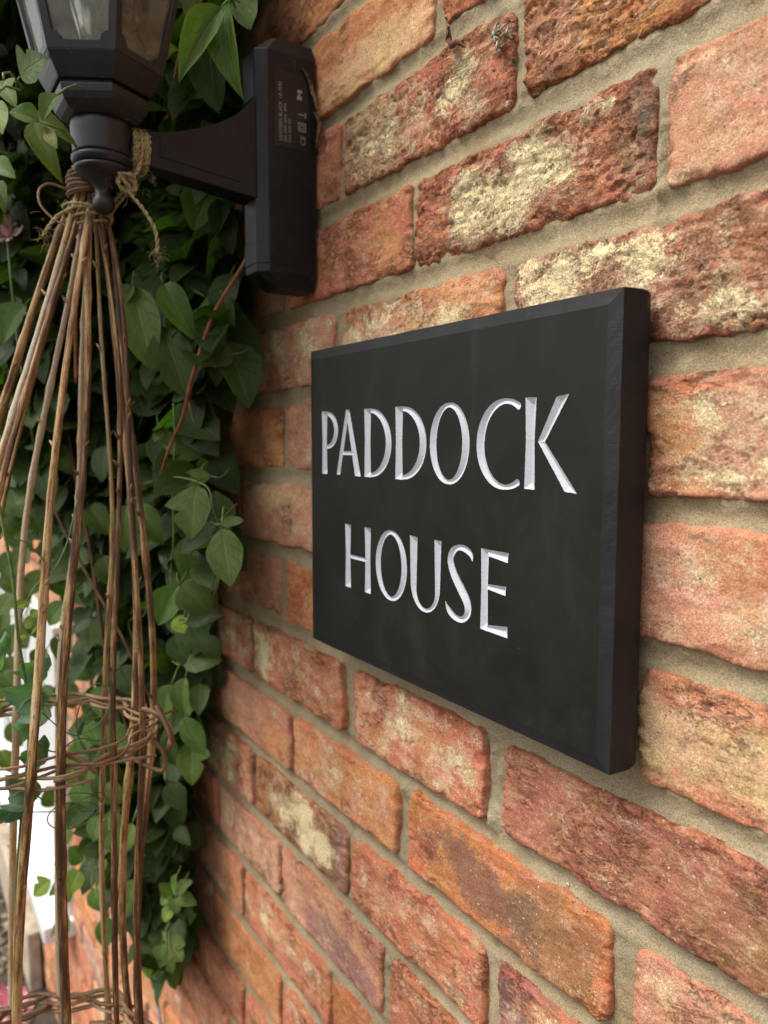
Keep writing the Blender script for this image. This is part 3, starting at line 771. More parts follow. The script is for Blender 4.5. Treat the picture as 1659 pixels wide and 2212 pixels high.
# ------------------------------------------------------------------ the slate house sign with V-cut letters
SX0, SX1, SZ0, SZ1, SYF, SYR = -564.0, -246.4, -166.6, 73.0, -28.4, -26.2
LS = (322.5-28.4)/(322.5-27.0)
def quad(*pts): return ('q', np.array(pts, dtype=float))
def sweep(pts, n=10):
    return ('s', np.array(catmull(pts, n)))
def arc(cx, cz, a, b, a0, a1, hw, n=48):
    """hw(theta) half width"""
    out = []
    for i in range(n+1):
        t = math.radians(a0+(a1-a0)*i/n)
        out.append((cx+a*math.cos(t), cz+b*math.sin(t), hw(t)))
    return ('s', np.array(out))
def ow(th, tl=None):
    return lambda t: 1.55+(th-1.55)*abs(math.cos(t))**1.3
T1, B1, T2, B2 = 23.6, -26.2, -63.6, -112.6
def stem(x0, x1, t, bt, fl=.7):
    m_ = (t+bt)/2; n = .35
    return [quad((x0-fl, t+.3), (x0+n, m_), (x1-n, m_), (x1+fl, t)), quad((x0+n, m_+6), (x0-fl*.7, bt), (x1+fl*.7, bt-.2), (x1-n, m_+6))]
LET = [
 ('P', stem(-543.8, -536.0, T1, B1)+[arc(-537, 8.6, 15.8, 13.2, 92, -88, lambda t: 1.5+1.7*max(0, math.cos(t))**1.2), quad((-541, 23.6), (-541, 20.2), (-536, 20.2), (-536, 23.4))]),
 ('A', [quad((-506.0, 23.8), (-520.8, -26.2), (-515.2, -26.2), (-502.4, 18)), quad((-506.2, 24), (-500.8, 24), (-484.2, -26.4), (-492.8, -26.2)), quad((-514, -7.6), (-514, -10.6), (-493, -10.6), (-494, -7.2))]),
 ('D', stem(-478.8, -470.6, T1, B1)+[arc(-471.5, -1.2, 24.6, 23.3, 90, -90, ow(3.7)), quad((-478, 23.6), (-478, 20.4), (-470, 20.4), (-470, 23.6)), quad((-478, -22.6), (-478, -26.2), (-470, -26.2), (-470, -22.8))]),
 ('D', stem(-438.0, -429.8, T1, B1)+[arc(-430.5, -1.2, 24.6, 23.3, 90, -90, ow(3.8)), quad((-437, 23.6), (-437, 20.4), (-429, 20.4), (-429, 23.6)), quad((-437, -22.6), (-437, -26.2), (-429, -26.2), (-429, -22.8))]),
 ('O', [arc(-378.4, -1.4, 16.6, 24.0, 0, 360, ow(3.6), 90)]),
 ('C', [arc(-326.6, -1.6, 21.6, 24.4, 58, 302, lambda t: (1.6+2.1*max(0, -math.cos(t))**1.2)+1.3*max(0, (math.cos(t)-.12)), 80)]),
 ('K', stem(-310.2, -302.8, T1+.3, B1)+[quad((-287.6, 23.6), (-300.9, -.4), (-296.2, -1.6), (-278.6, 24.6)), quad((-300.9, .2), (-280.4, -26.2), (-271.6, -26.8), (-296.4, 1.4))]),
 ('H', stem(-507.0, -499.6, T2, B2)+stem(-478.2, -470.8, T2, B2)+[quad((-502, -86.4), (-502, -89.6), (-475, -89.8), (-475, -86.6))]),
 ('O', [arc(-443.6, -87.6, 16.6, 23.6, 0, 360, ow(3.4), 90)]),
 ('U', [quad((-420.4, -63.2), (-419.2, -98), (-412.4, -98), (-411.4, -63.9)), quad((-392.8, -63.5), (-391.6, -98), (-386.4, -98), (-385.2, -63.5)),
        ('s', np.array([(-402.4-13.3*math.cos(t), -97-14.9*math.sin(t), 3.35-1.5*math.sin(t)-.7*(1-math.cos(t))/2) for t in np.linspace(-.12, math.pi+.1, 40)]))]),
 ('S', [sweep([(-354.2, -72.6, .35), (-355.8, -68.6, 1.9), (-361.0, -66.0, 2.2), (-367.6, -65.7, 1.9), (-373.6, -69.0, 2.6), (-375.6, -75.2, 3.1), (-371.6, -83.6, 3.5), (-364.4, -91.8, 3.8), (-358.8, -99.0, 3.6), (-358.2, -105.4, 2.9), (-362.8, -110.2, 2.1), (-369.6, -110.6, 2.2), (-376.6, -107.2, 2.3), (-380.6, -102.0, .35)], 8)]),
 ('E', stem(-346.0, -339.4, T2, B2, .4)+[quad((-344, -63.6), (-344, -67.2), (-322.6, -69.6), (-322.2, -63.4)), quad((-342, -84.4), (-342, -87.4), (-324.2, -89.0), (-323.8, -83.2)), quad((-344, -109.4), (-344, -112.8), (-321.8, -113.4), (-322.2, -106.4))]),
]
def depth_field(strokes, X, Z):
    X = X/LS; Z = Z/LS
    D = np.full(X.shape, -9.0)
    for kd, A in strokes:
        if kd == 'q':
            ar = 0
            for i in range(len(A)):
                x0, z0 = A[i]; x1, z1 = A[(i+1) % len(A)]; ar += x0*z1-x1*z0
            sg = 1 if ar > 0 else -1
            d = np.full(X.shape, 9.0)
            for i in range(len(A)):
                x0, z0 = A[i]; x1, z1 = A[(i+1) % len(A)]
                L = math.hypot(x1-x0, z1-z0)
                d = np.minimum(d, sg*((x1-x0)*(Z-z0)-(z1-z0)*(X-x0))/L)
            D = np.maximum(D, d)
        else:
            d = np.full(X.shape, -9.0)
            for i in range(len(A)-1):
                x0, z0, h0 = A[i]; x1, z1, h1 = A[i+1]
                dx, dz = x1-x0, z1-z0; L2 = dx*dx+dz*dz+1e-12
                t = ((X-x0)*dx+(Z-z0)*dz)/L2
                if np.hypot(A[0][0]-A[-1][0], A[0][1]-A[-1][1]) < .1: ok = True
                elif i == 0 and h0 > .5 and kd == 's': ok = t >= 0
                elif i == len(A)-2 and h1 > .5: ok = t <= 1
                else: ok = True
                tc = np.clip(t, 0, 1)
                e = (h0+(h1-h0)*tc)-np.hypot(X-x0-dx*tc, Z-z0-dz*tc)
                if ok is not True:
                    # keep flat-cut terminals: limit by distance to the end line
                    L = math.sqrt(L2); lim = (t*L if i == 0 else (1-t)*L)
                    e = np.minimum(e, lim)
                d = np.maximum(d, e)
            D = np.maximum(D, d)
    return D
sign_root = empty('house_sign', MM((SX0+SX1)/2, -3, SZ0))
thing(sign_root, 'dark slate house sign reading PADDOCK HOUSE, screwed flat to the brick wall', 'sign')
SOFF = -sign_root.location
slopeV = 0.66
plate_mb_v, plate_mb_f = [], []
def emit_cells(letters, x0, x1, z0, z1, g):
    nx = int(round((x1-x0)/g))+1; nz = int(round((z1-z0)/g))+1
    gx = x0+np.arange(nx)*g; gz = z0+np.arange(nz)*g
    X, Z = np.meshgrid(gx, gz, indexing='ij')
    D = np.full(X.shape, -9.0)
    own = []
    for ch, st in letters:
        pts = np.concatenate([A[:, :2] for _, A in st])*LS
        i0 = max(0, int((pts[:, 0].min()-7-x0)/g)); i1 = min(nx, int((pts[:, 0].max()+7-x0)/g)+2)
        d = depth_field(st, X[i0:i1], Z[i0:i1])
        D[i0:i1] = np.maximum(D[i0:i1], d)
        own.append((pts[:, 0].min()-3, pts[:, 0].max()+3))
    D = D-.14+.13*fbm(X/1.5, Z/1.5, 91, 2)*(np.abs(D) < 1.2)          # slightly ragged cut
    D = np.where(np.abs(D) < 1e-4, 1e-4, D)
    ins = D > 0
    anyc = ins[:-1, :-1] | ins[1:, :-1] | ins[1:, 1:] | ins[:-1, 1:]
    # front sheet: merged strips of untouched cells
    for j in range(nz-1):
        row = anyc[:, j]; i = 0
        while i < nx-1:
            if row[i]: i += 1; continue
            k = i
            while k < nx-1 and not row[k]: k += 1
            n = len(plate_mb_v)
            for (a, b) in ((gx[i], gz[j]), (gx[k], gz[j]), (gx[k], gz[j+1]), (gx[i], gz[j+1])): plate_mb_v.append((a, SYF, b))
            plate_mb_f.append([n, n+1, n+2, n+3])
            i = k
    out = [([], [], {}) for _ in letters]
    def vid(store, key, p):
        vs, fs, mp = store
        if key not in mp: mp[key] = len(vs); vs.append(p)
        return mp[key]
    for i, j in np.argwhere(anyc):
        cs = [(i, j), (i+1, j), (i+1, j+1), (i, j+1)]
        cx = gx[i]
        li = min(range(len(own)), key=lambda q: 0 if own[q][0] <= cx <= own[q][1] else min(abs(cx-own[q][0]), abs(cx-own[q][1]))+1)
        st = out[li]
        inp, outp = [], []
        for a in range(4):
            p, q = cs[a], cs[(a+1) % 4]
            dp, dq = D[p], D[q]
            if dp > 0: inp.append(vid(st, p, (gx[p[0]], SYF+dp*slopeV, gz[p[1]])))
            else: outp.append((gx[p[0]], SYF, gz[p[1]]))
            if (dp > 0) != (dq > 0):
                t = dp/(dp-dq)
                pt = (gx[p[0]]+(gx[q[0]]-gx[p[0]])*t, SYF, gz[p[1]]+(gz[q[1]]-gz[p[1]])*t)
                inp.append(vid(st, (min(p, q), max(p, q)), pt)); outp.append(pt)
        if len(inp) >= 3: st[1].append(inp)
        if len(outp) >= 3:
            n = len(plate_mb_v); plate_mb_v.extend(outp); plate_mb_f.append(list(range(n, n+len(outp))))
    return out
def front_rect(x0, x1, z0, z1):
    n = len(plate_mb_v)
    for (a, b) in ((x0, z0), (x1, z0), (x1, z1), (x0, z1)): plate_mb_v.append((a, SYF, b))
    plate_mb_f.append([n, n+1, n+2, n+3])
BW = 7.5
ix0, ix1, iz0, iz1 = SX0+BW, SX1-BW, SZ0+BW, SZ1-BW
G = .36
r1 = (-548.0, -548.0+G*776, -31.0, -31.0+G*164)     # first row of letters
r2b = (-512.0, -512.0+G*546, -116.6, -116.6+G*158)
rows = emit_cells(LET[:7], *r1, G)+emit_cells(LET[7:], *r2b, G)
front_rect(ix0, ix1, r1[3], iz1); front_rect(ix0, r1[0], r1[2], r1[3]); front_rect(r1[1], ix1, r1[2], r1[3])
front_rect(ix0, ix1, r2b[3], r1[2]); front_rect(ix0, r2b[0], r2b[2], r2b[3]); front_rect(r2b[1], ix1, r2b[2], r2b[3]); front_rect(ix0, ix1, iz0, r2b[2])
V = np.array(plate_mb_v, dtype=float)/1000; V[:, 2] += EYE
ob('slate_face', mesh_np('slate_face', V, plate_mb_f, M_SLATE, False), sign_root, SOFF)
for (ch, _), (vs, fs, _m) in zip(LET, rows):
    V = np.array(vs, dtype=float)/1000; V[:, 2] += EYE
    me = mesh_np('letter', V, fs, M_LETTER, False)
    ob('letter', me, sign_root, SOFF, label='white V-cut letter '+ch)
# bevel and sides: rings of a rounded profile around the slab
def ring(inset, n_per=60, rcorner=2.0):
    x0, x1, z0, z1 = SX0+inset, SX1-inset, SZ0+inset, SZ1-inset
    pts = []
    for (a, b) in (((x0, z0), (x1, z0)), ((x1, z0), (x1, z1)), ((x1, z1), (x0, z1)), ((x0, z1), (x0, z0))):
        for k in range(n_per):
            t = k/n_per; pts.append((a[0]+(b[0]-a[0])*t, a[1]+(b[1]-a[1])*t))
    return pts
def slab(profile, noise_rows, name, mat, cap=False):
    rws = []
    for inset, y in profile:
        pts = ring(inset)
        P = np.array([(a, y, b) for a, b in pts], dtype=float)
        rws.append(P)
    n = len(rws[0]); A = np.stack(rws)
    for rI, amp in noise_rows:
        ar = np.arange(n)
        A[rI, :, 1] += amp*pn(ar/3.1, np.full(n, profile[rI][1]*3.7), 55)+amp*.6*pn(ar/1.3, np.full(n, profile[rI][1]*1.7), 56)
        nrm = amp*.9*pn(ar/4.0, np.full(n, profile[rI][1]*2.2), 57)
        c = np.array([(SX0+SX1)/2, (SZ0+SZ1)/2])
        sgn = np.stack([np.sign(A[rI, :, 0]-c[0])*(np.minimum(abs(A[rI, :, 0]-SX0), abs(A[rI, :, 0]-SX1)) < 12), np.sign(A[rI, :, 2]-c[1])*(np.minimum(abs(A[rI, :, 2]-SZ0), abs(A[rI, :, 2]-SZ1)) < 12)], -1)
        A[rI, :, 0] += nrm*sgn[:, 0]; A[rI, :, 2] += nrm*sgn[:, 1]
    V = A.reshape(-1, 3)/1000; V[:, 2] += EYE
    F = []
    for i in range(len(profile)-1):
        for k in range(n):
            k2 = (k+1) % n
            F.append([i*n+k, (i+1)*n+k, (i+1)*n+k2, i*n+k2])
    if cap: F.append([(len(profile)-1)*n+k for k in range(n)][::-1])
    return ob(name, mesh_np(name, V, F, mat, False), sign_root, SOFF)
slab([(BW, SYF), (BW*.5, SYF+1.25), (0.0, SYR)], [(1, .25), (2, .16)], 'bevelled_edge', M_SLATE_EDGE)
slab([(0.0, SYR), (-.2, -20), (-.3, -13), (.1, -8.5), (1.2, -5.0), (3.2, -2.6), (6.5, -1.4)], [(0, .16), (1, .20), (2, .30), (3, .30)], 'slab_side', mat_slate('sawn_slate_side', (.013, .0125, .0135), (.020, .019, .021), .5, .0002), True)
# ------------------------------------------------------------------ wall lantern
LX, LY = -615.0, -175.0
lan = empty('wall_lantern', MM(-615, 0, 128))
thing(lan, 'black six-sided outdoor wall lantern on a curved bracket arm, glass dusty with cobwebs', 'lantern')
LOFF = -lan.location
def part(name, mb, mat, parent=lan, smooth=True, bev=0, **kw):
    o = ob(name, mb.build(name, mat, smooth), parent, LOFF if parent is lan else None, **kw)
    if bev: add_bevel(o, bev/1000)
    return o
# back plate: deep box with chamfered front arrises
def extrude_x(polyYZ, x0, x1):
    mb = MB(); A = [MM(x0, y, z) for y, z in polyYZ]; B = [MM(x1, y, z) for y, z in polyYZ]; n = len(A)
    mb.add(A+B, [list(range(n)), list(range(2*n-1, n-1, -1))]+[[i, (i+1) % n, (i+1) % n+n, i+n][::-1] for i in range(n)])
    return mb
# stack of horizontal sections: (z, x half width, y front, chamfer)
def plate(zs, xc, name, mat, back=-1.0):
    mb = MB(); n = 0
    for z, hw, yf, ch in zs:
        mb.v += [tuple(MM(xc-hw, back, z)), tuple(MM(xc-hw, yf+ch, z)), tuple(MM(xc-hw+ch*.75, yf, z)), tuple(MM(xc+hw-ch*.75, yf, z)), tuple(MM(xc+hw, yf+ch, z)), tuple(MM(xc+hw, back, z))]
    mb.uv = [(0, 0)]*len(mb.v)
    for i in range(len(zs)-1):
        for k in range(6):
            k2 = (k+1) % 6
            mb.f.append([i*6+k, i*6+k2, (i+1)*6+k2, (i+1)*6+k])
    mb.f.append([5, 4, 3, 2, 1, 0]); m_ = (len(zs)-1)*6; mb.f.append([m_+k for k in range(6)])
    return part(name, mb, mat, smooth=False, bev=.7)
plate([(129, 13, -38, 3), (141, 18, -56, 9), (318, 18, -56, 9), (331, 13, -40, 4)], LX, 'back_plate', M_BLACK2, -3)
plate([(147.5, 18.5, -56.5, 9.2), (166, 18.5, -56.5, 9.2)], LX, 'screw_cover', M_BLACK2, -22)
# bracket arm
top = [(-55, 283), (-62, 272), (-75, 260.5), (-92, 250.5), (-112, 242.5), (-134, 236.5), (-162, 234)]
bot = [(-162, 211), (-134, 209), (-100, 205), (-70, 201.5), (-55, 200)]
def arm_hw(y): return 9.0+(13.0-9.0)*((-y-55)/107*-1+1)
mb = MB()
poly = [tuple(q) for q in catmull(top, 4)]+[tuple(q) for q in catmull(bot, 2)]
n = len(poly)
L_ = [MM(LX-arm_hw(y), y, z) for y, z in poly]; R_ = [MM(LX+arm_hw(y), y, z) for y, z in poly]
mb.add(L_+R_, [list(range(n))[::-1], [i+n for i in range(n)]]+[[i, (i+1) % n, (i+1) % n+n, i+n] for i in range(n)])
part('bracket_arm', mb, M_BLACK2, smooth=False, bev=1.2)
top2 = [(y, z-4.5) for y, z in top[1:-1]]; bot2 = [(y, z+9) for y, z in bot[1:-1]]
poly = [tuple(q) for q in catmull(top2, 4)]+[tuple(q) for q in catmull(bot2, 2)]
mb = MB(); n = len(poly)
for sg in (1, -1):
    A = [MM(LX+sg*(arm_hw(y)-.3), y, z) for y, z in poly]; B = [MM(LX+sg*(arm_hw(y)+.7), y, z) for y, z in poly]
    mb.add(A+B, [[i+n for i in range(n)] if sg > 0 else [i+n for i in range(n)][::-1]]+[([i, (i+1) % n, (i+1) % n+n, i+n] if sg > 0 else [i+n, (i+1) % n+n, (i+1) % n, i]) for i in range(n)])
part('arm_panel', mb, M_BLACK2, smooth=False)
# cup, ring and finial
mb = MB(); mb.lathe([(18, 237.6), (20.4, 236.8), (21.8, 235), (22.1, 232), (21.9, 227), (21.2, 220), (20.9, 214), (20.8, 212.2)], (LX, LY), 56); part('cup', mb, M_BLACK)
mb = MB(); mb.lathe([(19.8, 212.4), (20.4, 211.8), (22.0, 210.8), (22.2, 209), (21.0, 206), (19.6, 204.8)], (LX, LY), 56); part('cup_ring', mb, M_BLACK)
mb = MB(); mb.lathe([(18.6, 205.2), (20.2, 204.2), (20.6, 202.4), (19.2, 200.3), (15.4, 197.4), (11.2, 195), (8.4, 192.2), (6.7, 189.4), (6.1, 187), (6.2, 185.3), (7.0, 183.4), (8.0, 181.0), (8.3, 178.2), (7.8, 175.2), (6.2, 172.8), (3.2, 171.2), (.6, 170.8)], (LX, LY), 48); part('finial', mb, M_BLACK)
def hexring(Rr, z, rot=0): return [MM(LX+Rr*math.cos(math.radians(60*k+rot)), LY+Rr*math.sin(math.radians(60*k+rot)), z) for k in range(6)]
def hexstack(prof, name, mat, bev=.6):
    mb = MB()
    for Rr, z in prof: mb.v += [tuple(p) for p in hexring(Rr, z)]
    mb.uv = [(0, 0)]*len(mb.v)
    for i in range(len(prof)-1):
        for k in range(6): mb.f.append([i*6+k, i*6+(k+1) % 6, (i+1)*6+(k+1) % 6, (i+1)*6+k])
    mb.f.append([5, 4, 3, 2, 1, 0]); m_ = (len(prof)-1)*6; mb.f.append([m_+k for k in range(6)])
    return part(name, mb, mat, smooth=False, bev=bev)
hexstack([(21, 235.5), (25.5, 236.4), (30, 239), (33.6, 243), (35.6, 247.5), (36.4, 251.5), (36.4, 252.8)], 'lower_bowl', M_BLACK, .4)
hexstack([(34.0, 252.4), (34.0, 256)], 'neck_groove', M_BLACK2, 0)
hexstack([(37.6, 255.4), (39.0, 257.4), (43.2, 264.6), (46.2, 270.6), (46.2, 271.6)], 'base_tray', M_BLACK, .5)
RT = lambda z: 46.6+(z-271)*.235                 # circumradius of the glazed body
ZG0, ZG1 = 271.2, 402.0
for k in range(6):
    a0, a1 = math.radians(60*k), math.radians(60*k+60)
    def P3(s, z, ins=0.0):                       # s in mm from the face centre line
        rr = RT(z)-ins
        A = np.array([math.cos(a0), math.sin(a0)])*rr; B = np.array([math.cos(a1), math.sin(a1)])*rr
        c = (A+B)/2; t = (B-A)/np.linalg.norm(B-A)
        p = c+t*s
        return MM(LX+p[0], LY+p[1], z)
    hwf = lambda z, ins=0: (RT(z)-ins)/2
    b_ = 4.6
    zlo, zhi = ZG0+5.0, ZG1-5
    nc = 6.0
    inner, outer = [], []
    def cor(sx, z, ang0, ang1, oz):              # concave notched corner
        for q in range(5):
            t = math.radians(ang0+(ang1-ang0)*q/4)
            inner.append((sx*(hwf(z)-b_)+nc*math.cos(t), z+nc*math.sin(t))); outer.append((sx*hwf(oz), oz))
    cor(-1, zlo, 90, 0, ZG0); cor(1, zlo, 180, 90, ZG0); cor(1, zhi, 270, 180, ZG1); cor(-1, zhi, 360, 270, ZG1)
    n = len(inner); mb = MB()
    vs = [P3(*p) for p in outer]+[P3(*p) for p in inner]+[P3(p[0]*.97, p[1], 2.4) for p in inner]+[P3(p[0]*.95, p[1], 2.4) for p in outer]
    fs = []
    for i in range(n):
        j = (i+1) % n
        fs += [[i, j, j+n, i+n], [i+n, j+n, j+2*n, i+2*n], [i+2*n, j+2*n, j+3*n, i+3*n]]
    mb.add(vs, fs)
    fr = part('lantern_frame', mb, M_BLACK, smooth=False)
    mb = MB()
    pz = [(-hwf(zlo)+3, zlo-3), (hwf(zlo)-3, zlo-3), (hwf(zhi)-3, zhi+3), (-hwf(zhi)+3, zhi+3)]
    A = [P3(s, z, 2.8) for s, z in pz]; B = [P3(s, z, 4.4) for s, z in pz]
    mb.add(A+B, [[0, 1, 2, 3], [7, 6, 5, 4], [0, 4, 5, 1], [1, 5, 6, 2], [2, 6, 7, 3], [3, 7, 4, 0]])
    ob('glass_pane', mb.build('glass_pane', M_GLASS, False), fr)
hexstack([(77.5, 401.5), (86, 403), (88, 408), (60, 430), (34, 446), (22, 452), (22, 458)], 'roof', M_BLACK, .8)
mb = MB(); mb.lathe([(14, 457), (15, 462), (9, 466), (5, 470), (8, 478), (9, 484), (6, 491), (1, 496)], (LX, LY), 32); part('roof_finial', mb, M_BLACK)
mb = MB(); mb.lathe([(30, 271.6), (30, 273.2), (17, 273.4), (17, 277), (12, 277.2), (12, 278)], (LX, LY), 32); part('lamp_holder', mb, M_BLACK2)
mb = MB(); mb.lathe([(11, 277.5), (12.6, 278), (12.6, 289), (11.8, 290), (12.4, 291.5)], (LX, LY), 32); cap_ = part('bulb_cap', mb, M_METAL)
mb = MB(); mb.lathe([(11.8, 291), (14.5, 300), (19, 316), (21, 330), (18, 344), (9, 352), (.5, 354)], (LX, LY), 32)
mg, ntg, bg, og = new_mat('bulb_glass'); bg.inputs['Transmission Weight'].default_value = .85; bg.inputs['Roughness'].default_value = .12; bg.inputs['Base Color'].default_value = (.9, .9, .86, 1)
part('bulb', mb, mg)
mb = MB(); mb.tube([MM(LX+3*math.cos(t*.9), LY+3*math.sin(t*.9), 294+t*1.6) for t in np.linspace(0, 24, 70)], .0007, 5)
part('filament', mb, simple('amber_filament', (.60, .30, .07), .4))
# droppings and cobweb scraps on the lantern
mb = MB()
for k in range(22):
    a = R.uniform(-95, 35); z = R.uniform(208, 318)
    rr = (RT(z) if z > 271 else (37+(z-255)*.55 if z > 255 else (34 if z > 242 else 22.0)))*.90
    p = Vector((LX+rr*math.cos(math.radians(a)), LY+rr*math.sin(math.radians(a)), z))
    pts = [p]
    for s in range(5):
        p = p+Vector((R.uniform(-4, 4), R.uniform(-4, 4), R.uniform(-4, 4)))
        dd = Vector((p.x-LX, p.y-LY, 0)); dd.normalize(); p.x = LX+dd.x*rr*1.07; p.y = LY+dd.y*rr*1.07
        pts.append(p.copy())
    mb.tube([MM(*q) for q in pts], .00006, 3, False)
for k in range(9):
    z = R.uniform(140, 320); y = R.uniform(-52, -6); pts = [Vector((-596.2, y, z))]
    for s in range(5): pts.append(pts[-1]+Vector((R.uniform(-.1, .5), R.uniform(-2.5, 2.5), R.uniform(-5, 5))))
    mb.tube([MM(*q) for q in pts], .00006, 3, False)
part('cobweb', mb, M_WEB, kind='stuff')
# rating label on the side of the back plate
mb = MB(); mb.box((-598, -41, 243), (-596.6, -8, 304)); lab = part('rating_label', mb, M_STICKER, smooth=False)
def text(s, y, z, size):
    cu = bpy.data.curves.new('label_text', 'FONT'); cu.body = s; cu.size = size/1000; cu.extrude = .00003
    cu.materials.append(M_LABELTXT)
    tmp = bpy.data.objects.new('tmp', cu); COL.objects.link(tmp)
    dg = bpy.context.evaluated_depsgraph_get()
    me = bpy.data.meshes.new_from_object(tmp.evaluated_get(dg)); bpy.data.objects.remove(tmp)
    if not me.materials: me.materials.append(M_LABELTXT)
    o = ob('label_text', me, lab)
    m4 = Matrix(((0, 0, 1, 0), (0, -1, 0, 0), (1, 0, 0, 0), (0, 0, 0, 1)))
    m4.translation = MM(-596.5, y, z); 
    o.matrix_local = Matrix.Translation(LOFF*0) @ m4
    return o
text('LANTERN BLACK  LB-7E93', -34.5, 248, 4.0)
text('220-240V 50Hz  IP44', -30.3, 248, 3.5)
text('MAX 60W E27', -26.4, 248, 3.1)
text('CE', -13.0, 248, 6.5)
mb = MB()
def sq(cy, cz, s, w):
    for (y0, y1, z0, z1) in ((cy-s, cy+s, cz-s, cz-s+w), (cy-s, cy+s, cz+s-w, cz+s), (cy-s, cy-s+w, cz-s+w, cz+s-w), (cy+s-w, cy+s, cz-s+w, cz+s-w)):
        mb.box((-596.62, y0, z0), (-596.4, y1, z1))
sq(-16, 262.5, 3.6, .7); sq(-16, 262.5, 1.9, .6)
mb.box((-596.62, -20.5, 284), (-596.4, -16, 287)); mb.box((-596.62, -20, 289.5), (-596.4, -16, 292)); mb.box((-596.62, -18.9, 287), (-596.4, -17.6, 289.5)); mb.box((-596.62, -19, 272), (-596.4, -14.5, 273)); mb.box((-596.62, -13.4, 270.5), (-596.4, -12.2, 274.5))
ob('label_symbols', mb.build('label_symbols', M_LABELTXT, False), lab)

# ------------------------------------------------------------------ twine that ties the obelisk to the lantern arm
twine = empty('twine', MM(-604, -155, 150)); thing(twine, 'rough jute twine knotted round the lantern arm with frayed loose ends', 'twine')
tw = MB()
def flush(name):
    global tw
    ob(name, tw.build(name, M_TWINE), twine, -twine.location); tw = MB()
def rope(pts, rad=1.15, n=10, tight=2.6):
    C = [Vector(q) for q in catmull(pts, n)]
    L = 0; out1, out2 = [], []
    for i, p in enumerate(C):
        t = (C[min(i+1, len(C)-1)]-C[max(i-1, 0)]).normalized()
        if i: L += (p-C[i-1]).length
        nx = t.cross(Vector((.3, .2, 1))).normalized(); ny = t.cross(nx)
        a = L*tight/rad*.32
        d = (nx*math.cos(a)+ny*math.sin(a))*rad*.55
        out1.append(MM(*(p+d))); out2.append(MM(*(p-d)))
    tw.tube(out1, rad/1000*.62, 6); tw.tube(out2, rad/1000*.62, 6)
def fuzz(center, spread, n, L=7, r_=.00013):
    for _ in range(n):
        p = Vector(center)+Vector([R.gauss(0, s) for s in spread]); d = Vector((R.gauss(0, 1), R.gauss(0, 1), R.gauss(0, 1))).normalized(); pts = [p]
        for s in range(4):
            d = (d+Vector((R.gauss(0, .4), R.gauss(0, .4), R.gauss(0, .4)-.1))).normalized(); pts.append(pts[-1]+d*L/4)
        tw.tube([MM(*q) for q in pts], r_, 3, False)
def loop(y, rx, rz, cz, n=1.0, dy=3, ph=0):
    return [(LX+rx*math.cos(a+ph), y+dy*(a/(2*math.pi)), cz+rz*math.sin(a+ph)) for a in np.linspace(0, 2*math.pi*n, int(14*n))]
rope(loop(-156, 12.8, 15.0, 222, 5.0, 2.7, 1.0), 1.35, 5)
flush('arm_wrap')
rope(loop(-155, 13.8, 16.0, 221.5, 3.0, 4.0, 2.4), 1.25, 5); fuzz((-606, -150, 215), (6, 6, 14), 36, 6)
flush('arm_wrap')
rope([(-601, -150, 210), (-600, -153, 203), (-602, -157, 196), (-606, -160, 192), (-614, -162, 189), (-626, -165, 184), (-634, -168, 178)], 1.5)
for k in range(3):
    c = Vector((-601.5, -161, 193))
    rope([tuple(c+Vector((5.2*math.cos(a+k*2)*(.6+.4*math.sin(k+a)), 6.2*math.sin(a), 5.8*math.cos(a+k*1.3)))) for a in np.linspace(0, 6.6, 9)], 1.5)
fuzz((-602, -160, 192), (5, 5, 5), 40, 7)
flush('knot')
NK = Vector((-640, -181, 172))
for k in range(4):
    rr_ = 17.5+k*.8
    rope([(NK.x+rr_*math.cos(a), NK.y+rr_*.9*math.sin(a), NK.z-5+3.2*k+3.5*math.sin(a*1.0+k)) for a in np.linspace(0, 6.4, 16)], 1.1, 4)
rope([(-604, -158, 190), (-616, -160, 186), (-628, -164, 180), (-634, -166, 175)], 1.2)
fuzz((-632, -190, 172), (12, 8, 5), 60, 8)
flush('neck_wrap')
rope([(-604, -160, 190), (-600, -158, 184), (-597, -152, 176), (-595, -147, 168), (-594, -143, 160), (-595, -141, 151), (-596, -141, 143)], 1.4)
fuzz((-596, -141, 142), (1.2, 1.2, 3), 26, 9)
flush('loose_end')
rope([(-630, -196, 174), (-623, -200, 171), (-620, -207, 166), (-620, -213, 158), (-621, -218, 150)], 1.35)
fuzz((-621, -217, 150), (1.5, 1.5, 4), 26, 9)
flush('loose_end')
